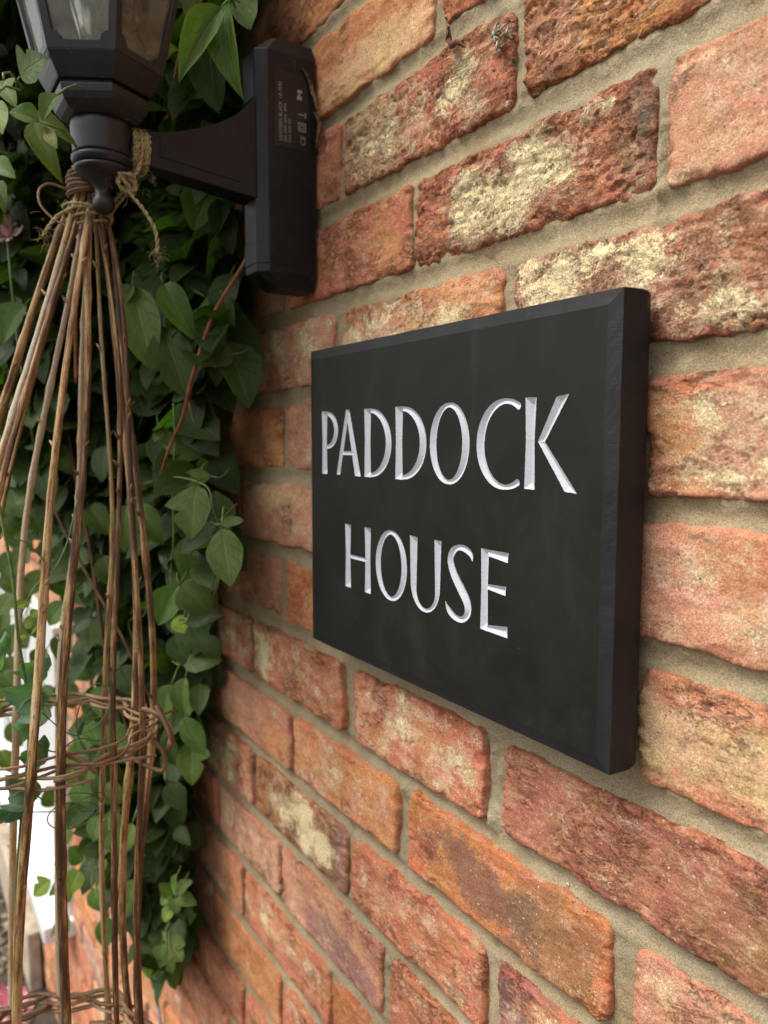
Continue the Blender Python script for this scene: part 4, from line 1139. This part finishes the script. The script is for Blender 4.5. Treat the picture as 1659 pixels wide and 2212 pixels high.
# ------------------------------------------------------------------ willow obelisk
ob_root = empty('willow_obelisk', (-.60, -.24, 0))
thing(ob_root, 'tall plant obelisk of brown willow rods gathered to a tied point under the lantern', 'plant support')
OOFF = -ob_root.location
Rw = random.Random(3)
C1 = Vector((-600, -236, -220)); C2 = Vector((-600, -245, -440)); R1, R2 = 77.0, 76.0
NR = 14
rods = []
for k in range(NR):
    a = 2*math.pi*(k+.25)/NR+Rw.uniform(-.10, .10)
    ca, sa = math.cos(a), math.sin(a)
    j = lambda s: Vector((Rw.uniform(-s, s), Rw.uniform(-s, s), 0))
    top = Vector((-640-ca*8, -181-sa*8, 205+Rw.uniform(-8, 10)))
    nk = Vector((NK.x+ca*12.5, NK.y+sa*11.5, 178))
    m1 = nk.lerp(C1+Vector((ca*R1, sa*R1, 0)), .33)+Vector((ca*7, sa*7, 0))+j(3); m1.z = 60+Rw.uniform(-6, 6)
    m2 = nk.lerp(C1+Vector((ca*R1, sa*R1, 0)), .68)+Vector((ca*9, sa*9, 0))+j(4); m2.z = -80+Rw.uniform(-6, 6)
    p1 = C1+Vector((ca*R1, sa*R1, 0))+j(3); p1.z = -215
    p2 = C2+Vector((ca*R2, sa*R2, 0))+j(4)
    p3 = Vector((-600+ca*100, -243+sa*100, -900)); p4 = Vector((-600+ca*112, -243+sa*112, -1640))
    pts = catmull([top, nk, m1, m2, p1, p2, p3, p4], 14)
    rb_ = Rw.uniform(2.1, 3.3)
    rad = []; L = 0; nodes = sorted(Rw.uniform(0, 1700) for _ in range(16))
    for i, q in enumerate(pts):
        if i: L += np.linalg.norm(pts[i]-pts[i-1])
        t = min(1, L/450)
        rr_ = rb_*(.62+.38*t)
        rr_ *= 1+.05*math.sin(i*1.7+k)
        for nd in nodes:
            rr_ += .75*math.exp(-((L-nd)/6)**2)
        rad.append(rr_/1000)
    # slight natural wobble
    P = []
    for i, q in enumerate(pts):
        P.append(MM(q[0]+2.2*math.sin(i*.21+k*2.1), q[1]+2.2*math.cos(i*.17+k*1.3), q[2]))
    mb = MB(); mb.tube(P, rad, 10)
    # small bud stubs
    for _ in range(7):
        i = Rw.randrange(12, 75); p = P[i]; a2 = Rw.uniform(0, 6.28)
        d = Vector((math.cos(a2), math.sin(a2), 1.2)).normalized()
        mb.tube([p, p+d*.0052, p+d*.0075], [.0017, .0011, .0003], 5)
    o = ob('rod', mb.build('rod', M_WILLOW), ob_root, OOFF)
    rods.append((a, P))
# thin whippy willow bound round the neck
for q in range(2):
    mb = MB()
    mb.tube([MM(-640+(14.5+q+.6*math.sin(a*3))*math.cos(a), -181+(13.5+q)*math.sin(a), 186+a*.62+q*1.2+.5*math.sin(a*2.3)) for a in np.linspace(0, 6.28*(5-q), 140)], .0012, 6)
    ob('neck_binding', mb.build('neck_binding', M_WEAVER), ob_root, OOFF)
mb = MB(); mb.tube([MM(*p) for p in catmull([(-645, -196, 194), (-646, -207, 196), (-643, -215, 190), (-638, -216, 178), (-634, -209, 168), (-632, -200, 163), (-630, -188, 160)], 8)], .0010, 6)
ob('neck_binding', mb.build('neck_binding', M_WEAVER), ob_root, OOFF)
# woven hoops
def weave(C, Rr, nst, zspan, seed, rad=2.3):
    rw = random.Random(seed)
    for s in range(nst):
        a0 = rw.uniform(0, 6.28); span = rw.uniform(4.6, 7.2); zz = C.z+(s/(max(1, nst-1))-.5)*zspan
        tilt = rw.uniform(-3.5, 3.5); tph = rw.uniform(0, 6.28); drift = rw.uniform(-6, 6)
        pts = []; m_ = int(span*22)
        for i in range(m_):
            a = a0+span*i/m_
            w = math.cos(a*NR/2+s*math.pi)*6.0
            rr_ = Rr+w+rw.uniform(-.5, .5)
            pts.append(MM(C.x+rr_*math.cos(a), C.y+rr_*math.sin(a), zz+tilt*math.cos(a+tph)+drift*(i/m_-.5)+1.2*math.sin(a*5+s)))
        tip = pts[-1]+(pts[-1]-pts[-4]).normalized()*rw.uniform(.012, .03)
        pts.append(tip)
        rr0 = rad*rw.uniform(.75, 1.15)
        mb = MB(); mb.tube(pts, [rr0/1000*(1-.35*i/len(pts)) for i in range(len(pts))], 7)
        ob('weaver', mb.build('weaver', M_WEAVER), ob_root, OOFF)
weave(C1+Vector((0, 0, 2)), R1, 6, 10, 4, 1.6); weave(C2+Vector((0, 0, -46)), R2+2, 6, 14, 9, 2.0)
# kinked tail of the weaver at the wall side, and a snapped stub
for pts, rr_ in (([(-553, -163, -196), (-545, -160, -206), (-540, -157, -216), (-546, -155, -226), (-556, -158, -232), (-566, -163, -228)], 1.9), ([(-556, -165, -222), (-548, -160, -232), (-545, -162, -243), (-556, -170, -242), (-572, -182, -236)], 1.8), ([(-560, -172, -198), (-548, -160, -204), (-543, -156, -214), (-541, -158, -224)], 1.7), ([(-582, -225, -228), (-580, -213, -236), (-578, -202, -247)], 2.4)):
    mb = MB(); mb.tube([MM(*p) for p in catmull(pts, 5)], rr_/1000, 7); ob('weaver', mb.build('weaver', M_WEAVER), ob_root, OOFF)
# ------------------------------------------------------------------ climber on the wall
climb = empty('climbing_plant', (-.9, -.05, 0))
thing(climb, 'dense green clematis covering the wall behind the lantern and obelisk, stems orange brown', 'climber')
COFF = -climb.location
def leaf_mesh(name, mat, nt_=12, kind=0, seed=0, fold=.22, curl=.18, fine=True):
    rl = random.Random(seed)
    cols = 6 if fine else 2
    vs, uv = [], []
    ph = rl.uniform(0, 6)
    for i in range(nt_+1):
        t = i/nt_
        if kind == 2: w = math.sin(math.pi*min(1, t*.98+.01)**.72)**.62
        else: w = (math.sin(math.pi*t**.84))**.78*(1-.10*t)*1.03
        w = max(w, .012)
        for j in range(-cols//2, cols//2+1):
            s = j/(cols/2)
            ww = w
            if kind == 1:
                side = 1 if seed % 2 else -1
                if s*side > 0:
                    ww = w*(1+.38*math.exp(-((t-.30)/.12)**2)-.48*math.exp(-((t-.50)/.07)**2))
            x = s*ww*.5*(1+.03*math.sin(t*17+ph))
            y = t
            if kind == 1 and s*(1 if seed % 2 else -1) > .6: y = t+.08*math.exp(-((t-.33)/.12)**2)
            z = fold*abs(s)*ww*.5-curl*(t-.25)**2+.02*math.sin(t*9+ph+s*2)*abs(s)
            vs.append((x, y, z)); uv.append((t, s))
    m_ = cols+1; F = []
    for i in range(nt_):
        for j in range(cols): F.append([i*m_+j, i*m_+j+1, (i+1)*m_+j+1, (i+1)*m_+j])
    return np.array(vs), np.array(F), np.array(uv)
LEAVES = []
for kd, sd, fo, cu in ((0, 0, .20, .16), (0, 3, .38, .42), (0, 4, .08, .06), (1, 1, .18, .14), (1, 2, .20, .28), (2, 5, .12, .10), (2, 6, .26, .30)):
    V_, F_, U_ = leaf_mesh('leaf', None, 12, kd, sd, fo, cu)
    LEAVES.append((kd, mesh_np('leaf', V_, F_, M_LEAF, True, None, U_)))
def place_leaf(o, B, T, wid, nrm):
    """B, T world points, wid in m, nrm preferred normal"""
    y = T-B; L = y.length; y.normalize()
    x = y.cross(nrm)
    if x.length < 1e-4: x = y.orthogonal()
    x.normalize(); z = x.cross(y)
    m = Matrix((x*wid, y*L, z*L)).transposed().to_4x4(); m.translation = B
    o.matrix_world = m
def new_leaf(B, T, wid, nrm, kd, tone, parent=climb, off=COFF, me=None):
    opts = [m_ for k_, m_ in LEAVES if k_ == kd]
    o = bpy.data.objects.new('leaf', me or R.choice(opts)); COL.objects.link(o)
    place_leaf(o, B+off, T+off, wid, nrm)
    mtx = o.matrix_world.copy(); o.parent = parent; o.matrix_basis = mtx
    o.color = {-2: (.22, .24, .24, 1), -1: (.42, .46, .42, 1), 0: (1, 1, 1, 1), 1: (1.35, 1.25, 1.2, 1), 2: (1.9, 1.75, 1.2, 1), 3: (2.6, 1.9, .8, 1)}[tone]  # dark tones put shade into the leaf colour, the rest vary the green
    return o
camv = Vector(camp)
st_green = MB()
for (bx, by, bz, tx, ty, tz, w, kd, tone) in HERO:
    B, T = MM(bx, by, bz), MM(tx, ty, tz)
    view = (camv-(B+T)/2).normalized()
    nrm = (view*.75+Vector((R.uniform(-.25, .25), -.35+R.uniform(-.2, .2), .55+R.uniform(-.2, .2)))).normalized()
    new_leaf(B, T, w/1000*1.05, nrm, kd, tone)
    d = (B-T).normalized()
    e = B+d*R.uniform(.008, .016)+Vector((-.008, .006, .003))
    st_green.tube([B, B+d*.006+Vector((0, .001, 0)), e, e+Vector((-.010, .008, R.uniform(-.006, .006)))], .0007, 5)
EDGE.sort()
ez = [q[0] for q in EDGE]; ex = [q[1] for q in EDGE]
def edge_x(z, y): return (float(np.interp(z, ez, ex))-6)*(322.5+y)/252.5
def sample(front):
    for _ in range(400):
        z = R.uniform(-620, 560)
        ymax0 = 200 if z > -60 else 130
        y = -R.uniform(14, ymax0)
        z = z*(322.5+y)/252.5
        xe = edge_x(z*252.5/(322.5+y), y)
        if z > -150:
            lim = -1900 if not front else -1250
            x = xe-12-(abs(R.gauss(0, 1))*(170 if front else 420))
            ymax = 240 if z > -60 else 190
        else:
            lim = -1080
            x = xe-12-abs(R.gauss(0, 1))*130
            ymax = 130
        if x < lim: continue
        if -y > 30+(ymax-30)*min(1, (xe-x)/200+.12): continue
        if x > -900 and y < -66: continue
        # keep clear of the lantern and of the obelisk
        if z > 110 and (x > -700) and (y < -55 or x > -650): continue
        if math.hypot(x+600, y+235) < 135 and z < 180: continue
        if x > -720 and y < -125: continue
        if z < -120 and R.random() < (.55 if front else (.08 if x < -850 else .93)): continue
        if fbm(np.array(x/70.0), np.array(z/60.0), 17, 2) < (-.10 if z < -100 else -.22) and y < -30: continue
        return x, y, z
    return None
def rleaf(x, y, z, big):
    L = R.uniform(.034, .080)*(1 if big else .95)*(1 if z > -150 else .72)
    down = Vector((R.uniform(-1.1, 1.1), R.uniform(-.9, .3), -1+R.uniform(-.1, 1.3))).normalized()
    B = MM(x, y, z); T = B+down*L
    if T.y > -.008: T.y = -.012
    n_ = Vector((R.uniform(-.3, .9), -.6+R.uniform(-.5, .5), R.uniform(.1, 1.2))).normalized()
    return B, T, L*R.uniform(.56, .76), n_
NL = 296-len(HERO)
cnt = 0
while cnt < NL:
    s = sample(True)
    if s is None: continue
    B, T, w, n_ = rleaf(*s, True)
    new_leaf(B, T, w, n_, R.choice((0, 0, 1, 1, 2, 2)), R.choice((0, 1, 1, 1, 2) if s[2] < -100 else (-1, 0, 0, 1, 1, 3)))
    cnt += 1
# the deep mass of foliage as one
V_, F_, U_ = leaf_mesh('f', None, 5, 0, 1, .25, .22, False)
AV, AF, AU = [], [], []
n0 = 0
for i in range(5200):
    s = sample(False)
    if s is None: continue
    B, T, w, n_ = rleaf(*s, False)
    yv = (T-B); L = yv.length; yv.normalize(); xv = yv.cross(n_).normalized(); zv = xv.cross(yv)
    M3 = np.array([xv*w, yv*L, zv*L])
    AV.append(V_@M3+np.array(B)); AF.append(F_+n0); AU.append(U_+np.array([R.randrange(9)*1.0, 0])*0); n0 += len(V_)
for i in range(1700):
    x = -R.uniform(1050, 1950); z = R.uniform(-60, 1000); y = -R.uniform(12, 260)
    if z > 400+(-x-660)*.5 and R.random() < .5: continue
    B, T, w, n_ = rleaf(x, y, z, False)
    T = B+(T-B)*1.25; w *= 1.25
    yv = (T-B); L = yv.length; yv.normalize(); xv = yv.cross(n_).normalized(); zv = xv.cross(yv)
    AV.append(V_@np.array([xv*w, yv*L, zv*L])+np.array(B)); AF.append(F_+n0); AU.append(U_*1.0); n0 += len(V_)
for i in range(420):
    x = -R.uniform(880, 1090); z = -R.uniform(60, 520); y = -R.uniform(20, 125)
    if R.random() < (-z-250)/400: continue
    B, T, w, n_ = rleaf(x, y, z, False)
    yv = (T-B); L = yv.length; yv.normalize(); xv = yv.cross(n_).normalized(); zv = xv.cross(yv)
    AV.append(V_@np.array([xv*w, yv*L, zv*L])+np.array(B)); AF.append(F_+n0); AU.append(U_*1.0); n0 += len(V_)
# leaf canopy added above the lantern, pushed forward to shade the foliage below
for i in range(1700):
    x = -R.uniform(725, 1900); z = 385+max(0, (-x-660))*.42+R.random()**1.3*560; y = -R.uniform(15, 520)
    B, T, w, n_ = rleaf(x, y, z, False)
    T = B+(T-B)*1.35; w *= 1.35
    yv = (T-B); L = yv.length; yv.normalize(); xv = yv.cross(n_).normalized(); zv = xv.cross(yv)
    AV.append(V_@np.array([xv*w, yv*L, zv*L])+np.array(B)); AF.append(F_+n0); AU.append(U_*1.0); n0 += len(V_)
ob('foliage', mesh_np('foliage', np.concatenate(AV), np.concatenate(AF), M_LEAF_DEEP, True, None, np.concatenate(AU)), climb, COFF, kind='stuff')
# stems
def stem_obj(name, pts, r0, mat, n=8, parent=climb, off=COFF, r1=None):
    C = catmull(pts, n); mb = MB()
    mb.tube([MM(*p) for p in C], [(r0+((r1 if r1 is not None else r0*.8)-r0)*i/len(C))/1000 for i in range(len(C))], 8)
    return ob(name, mb.build(name, mat), parent, off)
stem_obj('woody_stem', [(-625, -34, 215), (-640, -46, 165), (-655, -74, 112), (-668, -90, 58), (-698, -90, 22), (-740, -92, -12), (-783, -90, -51), (-824, -88, -98)], 1.9, M_STEM_R)
stem_obj('woody_stem', [(-760, -150, 330), (-800, -148, 250), (-830, -150, 190), (-852, -150, 120), (-860, -150, 60)], 2.3, M_STEM_R)
stem_obj('woody_stem', [(-700, -80, 370), (-718, -80, 344), (-769, -78, 300), (-800, -80, 262)], 2.6, M_STEM_R)
stem_obj('woody_stem', [(-900, -160, 60), (-880, -150, -40), (-860, -140, -130), (-850, -130, -240), (-840, -110, -330)], 2.4, M_STEM_D)
stem_obj('woody_stem', [(-1000, -190, 10), (-940, -170, -60), (-880, -150, -130), (-820, -120, -210), (-790, -90, -300)], 2.0, M_STEM_D)
stem_obj('woody_stem', [(-1150, -60, -420), (-1190, -60, -640), (-1240, -60, -900), (-1300, -60, -1630)], 4.0, M_STEM_D)
stem_obj('green_stem', [(-724, -90, 36), (-723, -90, -3), (-734, -90, -39), (-733, -90, -89), (-745, -90, -142), (-703, -92, -153), (-690, -95, -165)], 1.0, M_STEM_G)
stem_obj('green_stem', [(-833, -95, -49), (-782, -95, -41), (-707, -95, -34), (-643, -95, -36), (-615, -96, -42), (-603, -98, -56), (-591, -96, -71), (-583, -92, -70)], .9, M_STEM_G)
o = ob('petioles', st_green.build('petioles', M_STEM_G), climb, COFF, kind='stuff')
for k in range(12):
    x = R.uniform(-1000, -800); z = R.uniform(-240, 300); y = -R.uniform(50, 110); pts = [(x, y, z)]
    for s in range(4):
        x += R.uniform(-40, 40); z -= R.uniform(15, 50); y += R.uniform(-12, 12); pts.append((x, y, z))
    stem_obj('green_stem', pts, .8, M_STEM_G if k % 3 else M_STEM_R, 5)

# galvanised training wires fixed to the wall
def wire(pts, label, ties):
    mb = MB(); mb.tube([MM(*p) for p in catmull(pts, 8)], .0024, 7)
    w = empty('training_wire', MM(*pts[-1])); thing(w, label, 'wire', 'galvanised training wires on the wall')
    ob('wire_strand', mb.build('wire_strand', M_WIRE), w, -w.location)
    for (x, y, z) in ties:
        mb = MB(); mb.tube([MM(x+3.0*math.cos(a), y+3.0*math.sin(a), z+a*.5) for a in np.linspace(0, 19, 60)], .0009, 5)
        ob('wire_tie', mb.build('wire_tie', M_WIRE), w, -w.location)
wire([(-1062, -15, -505), (-1066, -16, -545), (-1063, -15, -568), (-1104, -17, -637), (-1092, -16, -719), (-1112, -15, -783), (-1120, -16, -840), (-1089, -15, -896), (-1100, -15, -1100), (-1095, -15, -1600)], 'grey galvanised wire running down the wall beside the lowest leaves', [(-1063, -16, -560), (-1112, -16, -783)])
wire([(-893, -12, 60), (-893, -12, -4), (-905, -12, -215), (-905, -12, -304), (-952, -12, -391), (-975, -12, -480)], 'thin grey wire on the wall behind the pair of leaves left of the sign', [])

# sweet pea scrambling in the obelisk
pea = empty('sweet_pea', (-.56, -.26, 0)); thing(pea, 'pale green sweet pea with curled leaves and tendrils climbing the obelisk', 'climber')
POFF = -pea.location
def curl_leaf(pts, w, seed):
    C = [Vector(q) for q in catmull(pts, 7)]; n = len(C); vs, uv, F = [], [], []; rl = random.Random(seed)
    for i, p in enumerate(C):
        t = (C[min(i+1, n-1)]-C[max(i-1, 0)]).normalized()
        u_ = t.cross(Vector((math.sin(i*.35), math.cos(i*.35), .3))).normalized(); v_ = t.cross(u_)
        ww = w*math.sin(math.pi*(i+.6)/(n+.2))**.7
        for j in range(5):
            a = (j/4-.5)*3.6
            d = u_*math.sin(a)*.55+v_*(math.cos(a)-.5)*.5
            vs.append(MM(*(p+d*ww*(1+.18*math.sin(i*1.3+j*2)))));  uv.append((i/n, j/2-1))
    for i in range(n-1):
        for j in range(4): F.append([i*5+j, i*5+j+1, (i+1)*5+j+1, (i+1)*5+j])
    o = ob('leaf', mesh_np('pea_leaf', np.array([tuple(q) for q in vs]), F, M_PEA, True, None, np.array(uv)), pea, POFF)
curl_leaf([(-556, -236, -146), (-556, -246, -160), (-557, -251, -175), (-558, -249, -190), (-558, -253, -205)], 24, 1)
curl_leaf([(-558, -240, -204), (-558, -247, -220), (-560, -255, -238), (-560, -262, -252), (-560, -270, -260)], 22, 2)
curl_leaf([(-552, -262, -126), (-553, -264, -140), (-554, -266, -152)], 9, 3)
def tend(pts, r_=.45, mat=M_STEM_G, name='tendril'):
    mb = MB(); mb.tube([MM(*p) for p in catmull(pts, 8)], r_/1000, 5); ob(name, mb.build(name, mat), pea, POFF)
tend([(-556, -262, -40), (-553, -256, -90), (-555, -254, -130), (-556, -250, -170), (-558, -250, -210), (-562, -256, -260), (-566, -262, -340), (-570, -262, -460), (-580, -262, -900), (-585, -262, -1625)], 1.1, M_STEM_G, 'stem')
def coil(c, rx, rz, turns, drift, ph=0):
    return [(c[0]+drift[0]*a, c[1]+rx*math.cos(a+ph)+drift[1]*a, c[2]+rz*math.sin(a+ph)+drift[2]*a) for a in np.linspace(0, 6.28*turns, int(10*turns)+2)]
tend([(-556, -250, -172), (-552, -238, -190), (-550, -222, -205), (-550, -205, -200), (-552, -196, -184), (-553, -203, -172), (-552, -214, -178), (-551, -220, -200), (-552, -212, -222), (-553, -200, -226)])
tend([(-558, -250, -205), (-552, -234, -215), (-550, -220, -208), (-549, -204, -212), (-550, -190, -206)], .5)
tend([(-560, -256, -256)]+coil((-552, -232, -262), 14, 9, 1.6, (0, 1.6, -.4)), .42)
tend([(-558, -250, -240), (-552, -240, -250), (-549, -225, -246), (-548, -212, -250)]+coil((-549, -214, -258), 9, 6, 1.2, (0, .4, .4)), .42)
tend([(-556, -252, -118), (-551, -243, -98), (-549, -232, -88), (-550, -222, -70), (-551, -214, -40)], .5)
tend([(-551, -232, -88), (-551, -240, -76), (-550, -247, -68), (-551, -254, -64)], .5)
for (x, y, z) in ((-555, -250, -124), (-554, -246, -118), (-553, -243, -128), (-555, -252, -134), (-553, -240, -121), (-556, -256, -112)):
    B = MM(x, y, z); o = bpy.data.objects.new('bud_leaf', R.choice([m_ for k_, m_ in LEAVES if k_ == 2])); COL.objects.link(o)
    place_leaf(o, B+POFF, B+POFF+Vector((R.uniform(-.004, .004), R.uniform(-.010, .012), R.uniform(-.002, .012))), .007, Vector((.7, -.4, .5)))
    m2_ = o.matrix_world.copy(); o.parent = pea; o.matrix_basis = m2_; o.color = (2.6, 2.2, 1.5, 1)

# pink blossoms
def flower(name, c, size, label, mat, seed, cat='flower'):
    rl = random.Random(seed); root = empty(name, c); thing(root, label, cat, 'pink blossoms')
    n = 9; 
    for k in range(n):
        a = 2*math.pi*k/5+rl.uniform(-.2, .2); lift = .25 if k < 5 else .9
        vs, F = [], []
        for i in range(6):
            t = i/5
            for j in range(5):
                s = j/2-1
                w = math.sin(math.pi*(.12+.80*t))*.55
                rr_ = t*(1 if k < 5 else .65); h = lift*t*t+.10*math.sin(s*5+t*4+k)*t
                ax = a+s*w*.9
                vs.append((size*rr_*math.cos(ax)*(1-.1*abs(s)), size*rr_*math.sin(ax)*(1-.1*abs(s)), size*h))
        for i in range(5):
            for j in range(4): F.append([i*5+j, i*5+j+1, (i+1)*5+j+1, (i+1)*5+j])
        o = ob('petal', mesh_np('petal', np.array(vs), F, mat), root)
        o.rotation_euler = (.5, .6, 0)
    mb = MB(); mb.tube([Vector((0, 0, 0)), Vector((0, .002, -.05)), Vector((.01, .005, -.12)), Vector((.01, .02, -.25))], .0014, 5)
    ob('flower_stalk', mb.build('flower_stalk', M_STEM_G), root)
flower('pink_flower', MM(-900, -238, -634), .030, 'pink blossom low at the left behind the obelisk rods', M_PETAL, 1)
flower('pink_flower', MM(-930, -222, -662), .022, 'smaller pink blossom just below and behind the larger low one', M_PETAL, 5)
flower('pink_flower', MM(-900, -205, 212), .020, 'pale pink blossom among the leaves left of the lantern finial', M_PETAL2, 2)

# shrivelled leaves caught on the wall
def dry(name, pts, w, label, mat):
    C = [Vector(q) for q in catmull(pts, 6)]; n = len(C); vs, F = [], []
    for i, p in enumerate(C):
        t = (C[min(i+1, n-1)]-C[max(i-1, 0)]).normalized(); u_ = t.cross(Vector((math.sin(i*.6), 1, math.cos(i*.6)))).normalized(); v_ = t.cross(u_)
        ww = w*(.35+.65*abs(math.sin(math.pi*(i+.5)/n)))
        for j in range(6):
            a = j/5*4.6+i*.22
            vs.append(MM(*(p+(u_*math.cos(a)+v_*math.sin(a))*ww*.45)))
    for i in range(n-1):
        for j in range(5): F.append([i*6+j, i*6+j+1, (i+1)*6+j+1, (i+1)*6+j])
    o = ob(name, mesh_np(name, np.array([tuple(q) for q in vs]), F, mat)); thing(o, label, 'dead leaf', 'dead leaves caught on the wall')
dry('dead_leaf', [(-412, -4, 268), (-410, -6, 262), (-409, -6, 256), (-406, -7, 252), (-399, -8, 251), (-394, -5, 247)], 5.0, 'curled dark brown dead leaf stuck on the brick above the sign', M_DEAD)
dry('dead_leaf', [(-380, -3, 285), (-377, -6, 278), (-373, -6, 271), (-369, -6, 267), (-364, -5, 266)], 4.2, 'thin twisted dead leaf hanging above the whitish scrap on the upper wall', M_DEAD)
dry('dead_leaf', [(-595.5, -16, 310), (-594.5, -10, 302), (-593.8, -8, 294), (-592, -6, 286), (-591, -5, 278)], 4.2, 'dry straw coloured leaf wedged beside the lantern back plate', M_STRAW)
dry('dead_leaf', [(-592, -7, 276), (-588, -6, 270), (-586, -5, 262), (-589, -5, 254), (-592, -5, 247)], 4.2, 'crumpled dry leaf bits below the straw coloured one beside the back plate', M_STRAW)
mb = MB()
for k in range(16):
    x, y, z = -361+R.uniform(-5, 5), -5+R.uniform(-2, 1), 240+R.uniform(-6, 6); pts = [(x, y, z)]
    for s in range(3): x += R.uniform(-4, 4); z += R.uniform(-4, 4); y += R.uniform(-1, 1); pts.append((x, min(y, -2), z))
    mb.tube([MM(*p) for p in pts], .0006, 5)
o = ob('lichen_scrap', mb.build('lichen_scrap', simple('lichen_grey', (.36, .34, .26), .9, .2, var=.7, nscale=400))); thing(o, 'small whitish crumpled scrap of lichen on the upper brick', 'lichen')
mb = MB()
for (x0, z0, x1, z1) in ((-535, 150, -545, 120), (-530, 145, -532, 135), (-596, 190, -580, 176), (-595, 175, -575, 184), (-594, 160, -583, 150), (-440, 262, -434, 258), (-372, 118, -362, 108), (-384, 120, -368, 112)):
    mb.tube([MM(*p) for p in catmull([(x0, -4, z0), ((x0+x1)/2+R.uniform(-3, 3), -6, (z0+z1)/2+2), (x1, -2.5, z1)], 5)], .00022, 4)
ob('dry_stalks', mb.build('dry_stalks', M_STRAW), wall, WOFF, kind='stuff')

# ------------------------------------------------------------------ white window further along the wall
wx0, wx1, wz0, wz1 = WIN
win = empty('window', MM((wx0+wx1)/2, 0, wz0)); thing(win, 'bright white framed window in the brick wall behind the climber', 'window')
WO = -win.location
def wpart(name, a, b, mat, bev=2):
    mb = MB(); mb.box(a, b); o = ob(name, mb.build(name, mat, False), win, WO); 
    if bev: add_bevel(o, bev/1000)
    return o
wpart('frame_rail', (wx0, -22, wz0+14), (wx1, 60, wz0+84), M_UPVC); wpart('frame_rail', (wx0, -22, wz1-70), (wx1, 60, wz1), M_UPVC)
wpart('frame_stile', (wx1-70, -21.5, wz0+84.3), (wx1, 59, wz1-70.3), M_UPVC); wpart('frame_stile', (wx0, -21.5, wz0+84.3), (wx0+70, 59, wz1-70.3), M_UPVC)
for xm in (-2400, -2930): wpart('mullion', (xm-35, -21.5, wz0+84.3), (xm+35, 59, wz1-70.3), M_UPVC)
wpart('white_pane_stand_in', (-2364.5, -12, wz0+84.5), (-1926.5, 20, wz1-70.5), M_UPVC, 0); wpart('white_pane_stand_in', (-2894.5, -12, wz0+84.5), (-2435.5, 20, wz1-70.5), M_UPVC, 0)  # white boards instead of glass, the bright reflection put into their colour
for a, b2 in ((-2965.5, -3379.5),): wpart('pane', (b2, -5, wz0+84.5), (a, 6, wz1-70.5), M_PANE, 0)
wpart('sill', (wx0-40, -70, wz0-28), (wx1+25, 50, wz0+13.5), M_UPVC, 4)
mb = MB(); mb.box((-4250, -46, -1625), (-2330, -9, -1440)); o = ob('plinth', mb.build('plinth', M_PLINTH, False)); add_bevel(o, .006); thing(o, 'pale rendered plinth along the foot of the far wall', 'plinth')

n_tri = 0
for o in bpy.data.objects:
    if o.type == 'MESH': n_tri += sum(max(0, len(p.vertices)-2) for p in o.data.polygons) if len(o.data.polygons) < 2000 else 2*len(o.data.polygons)
print('objects', len(bpy.data.objects), 'tris', n_tri)
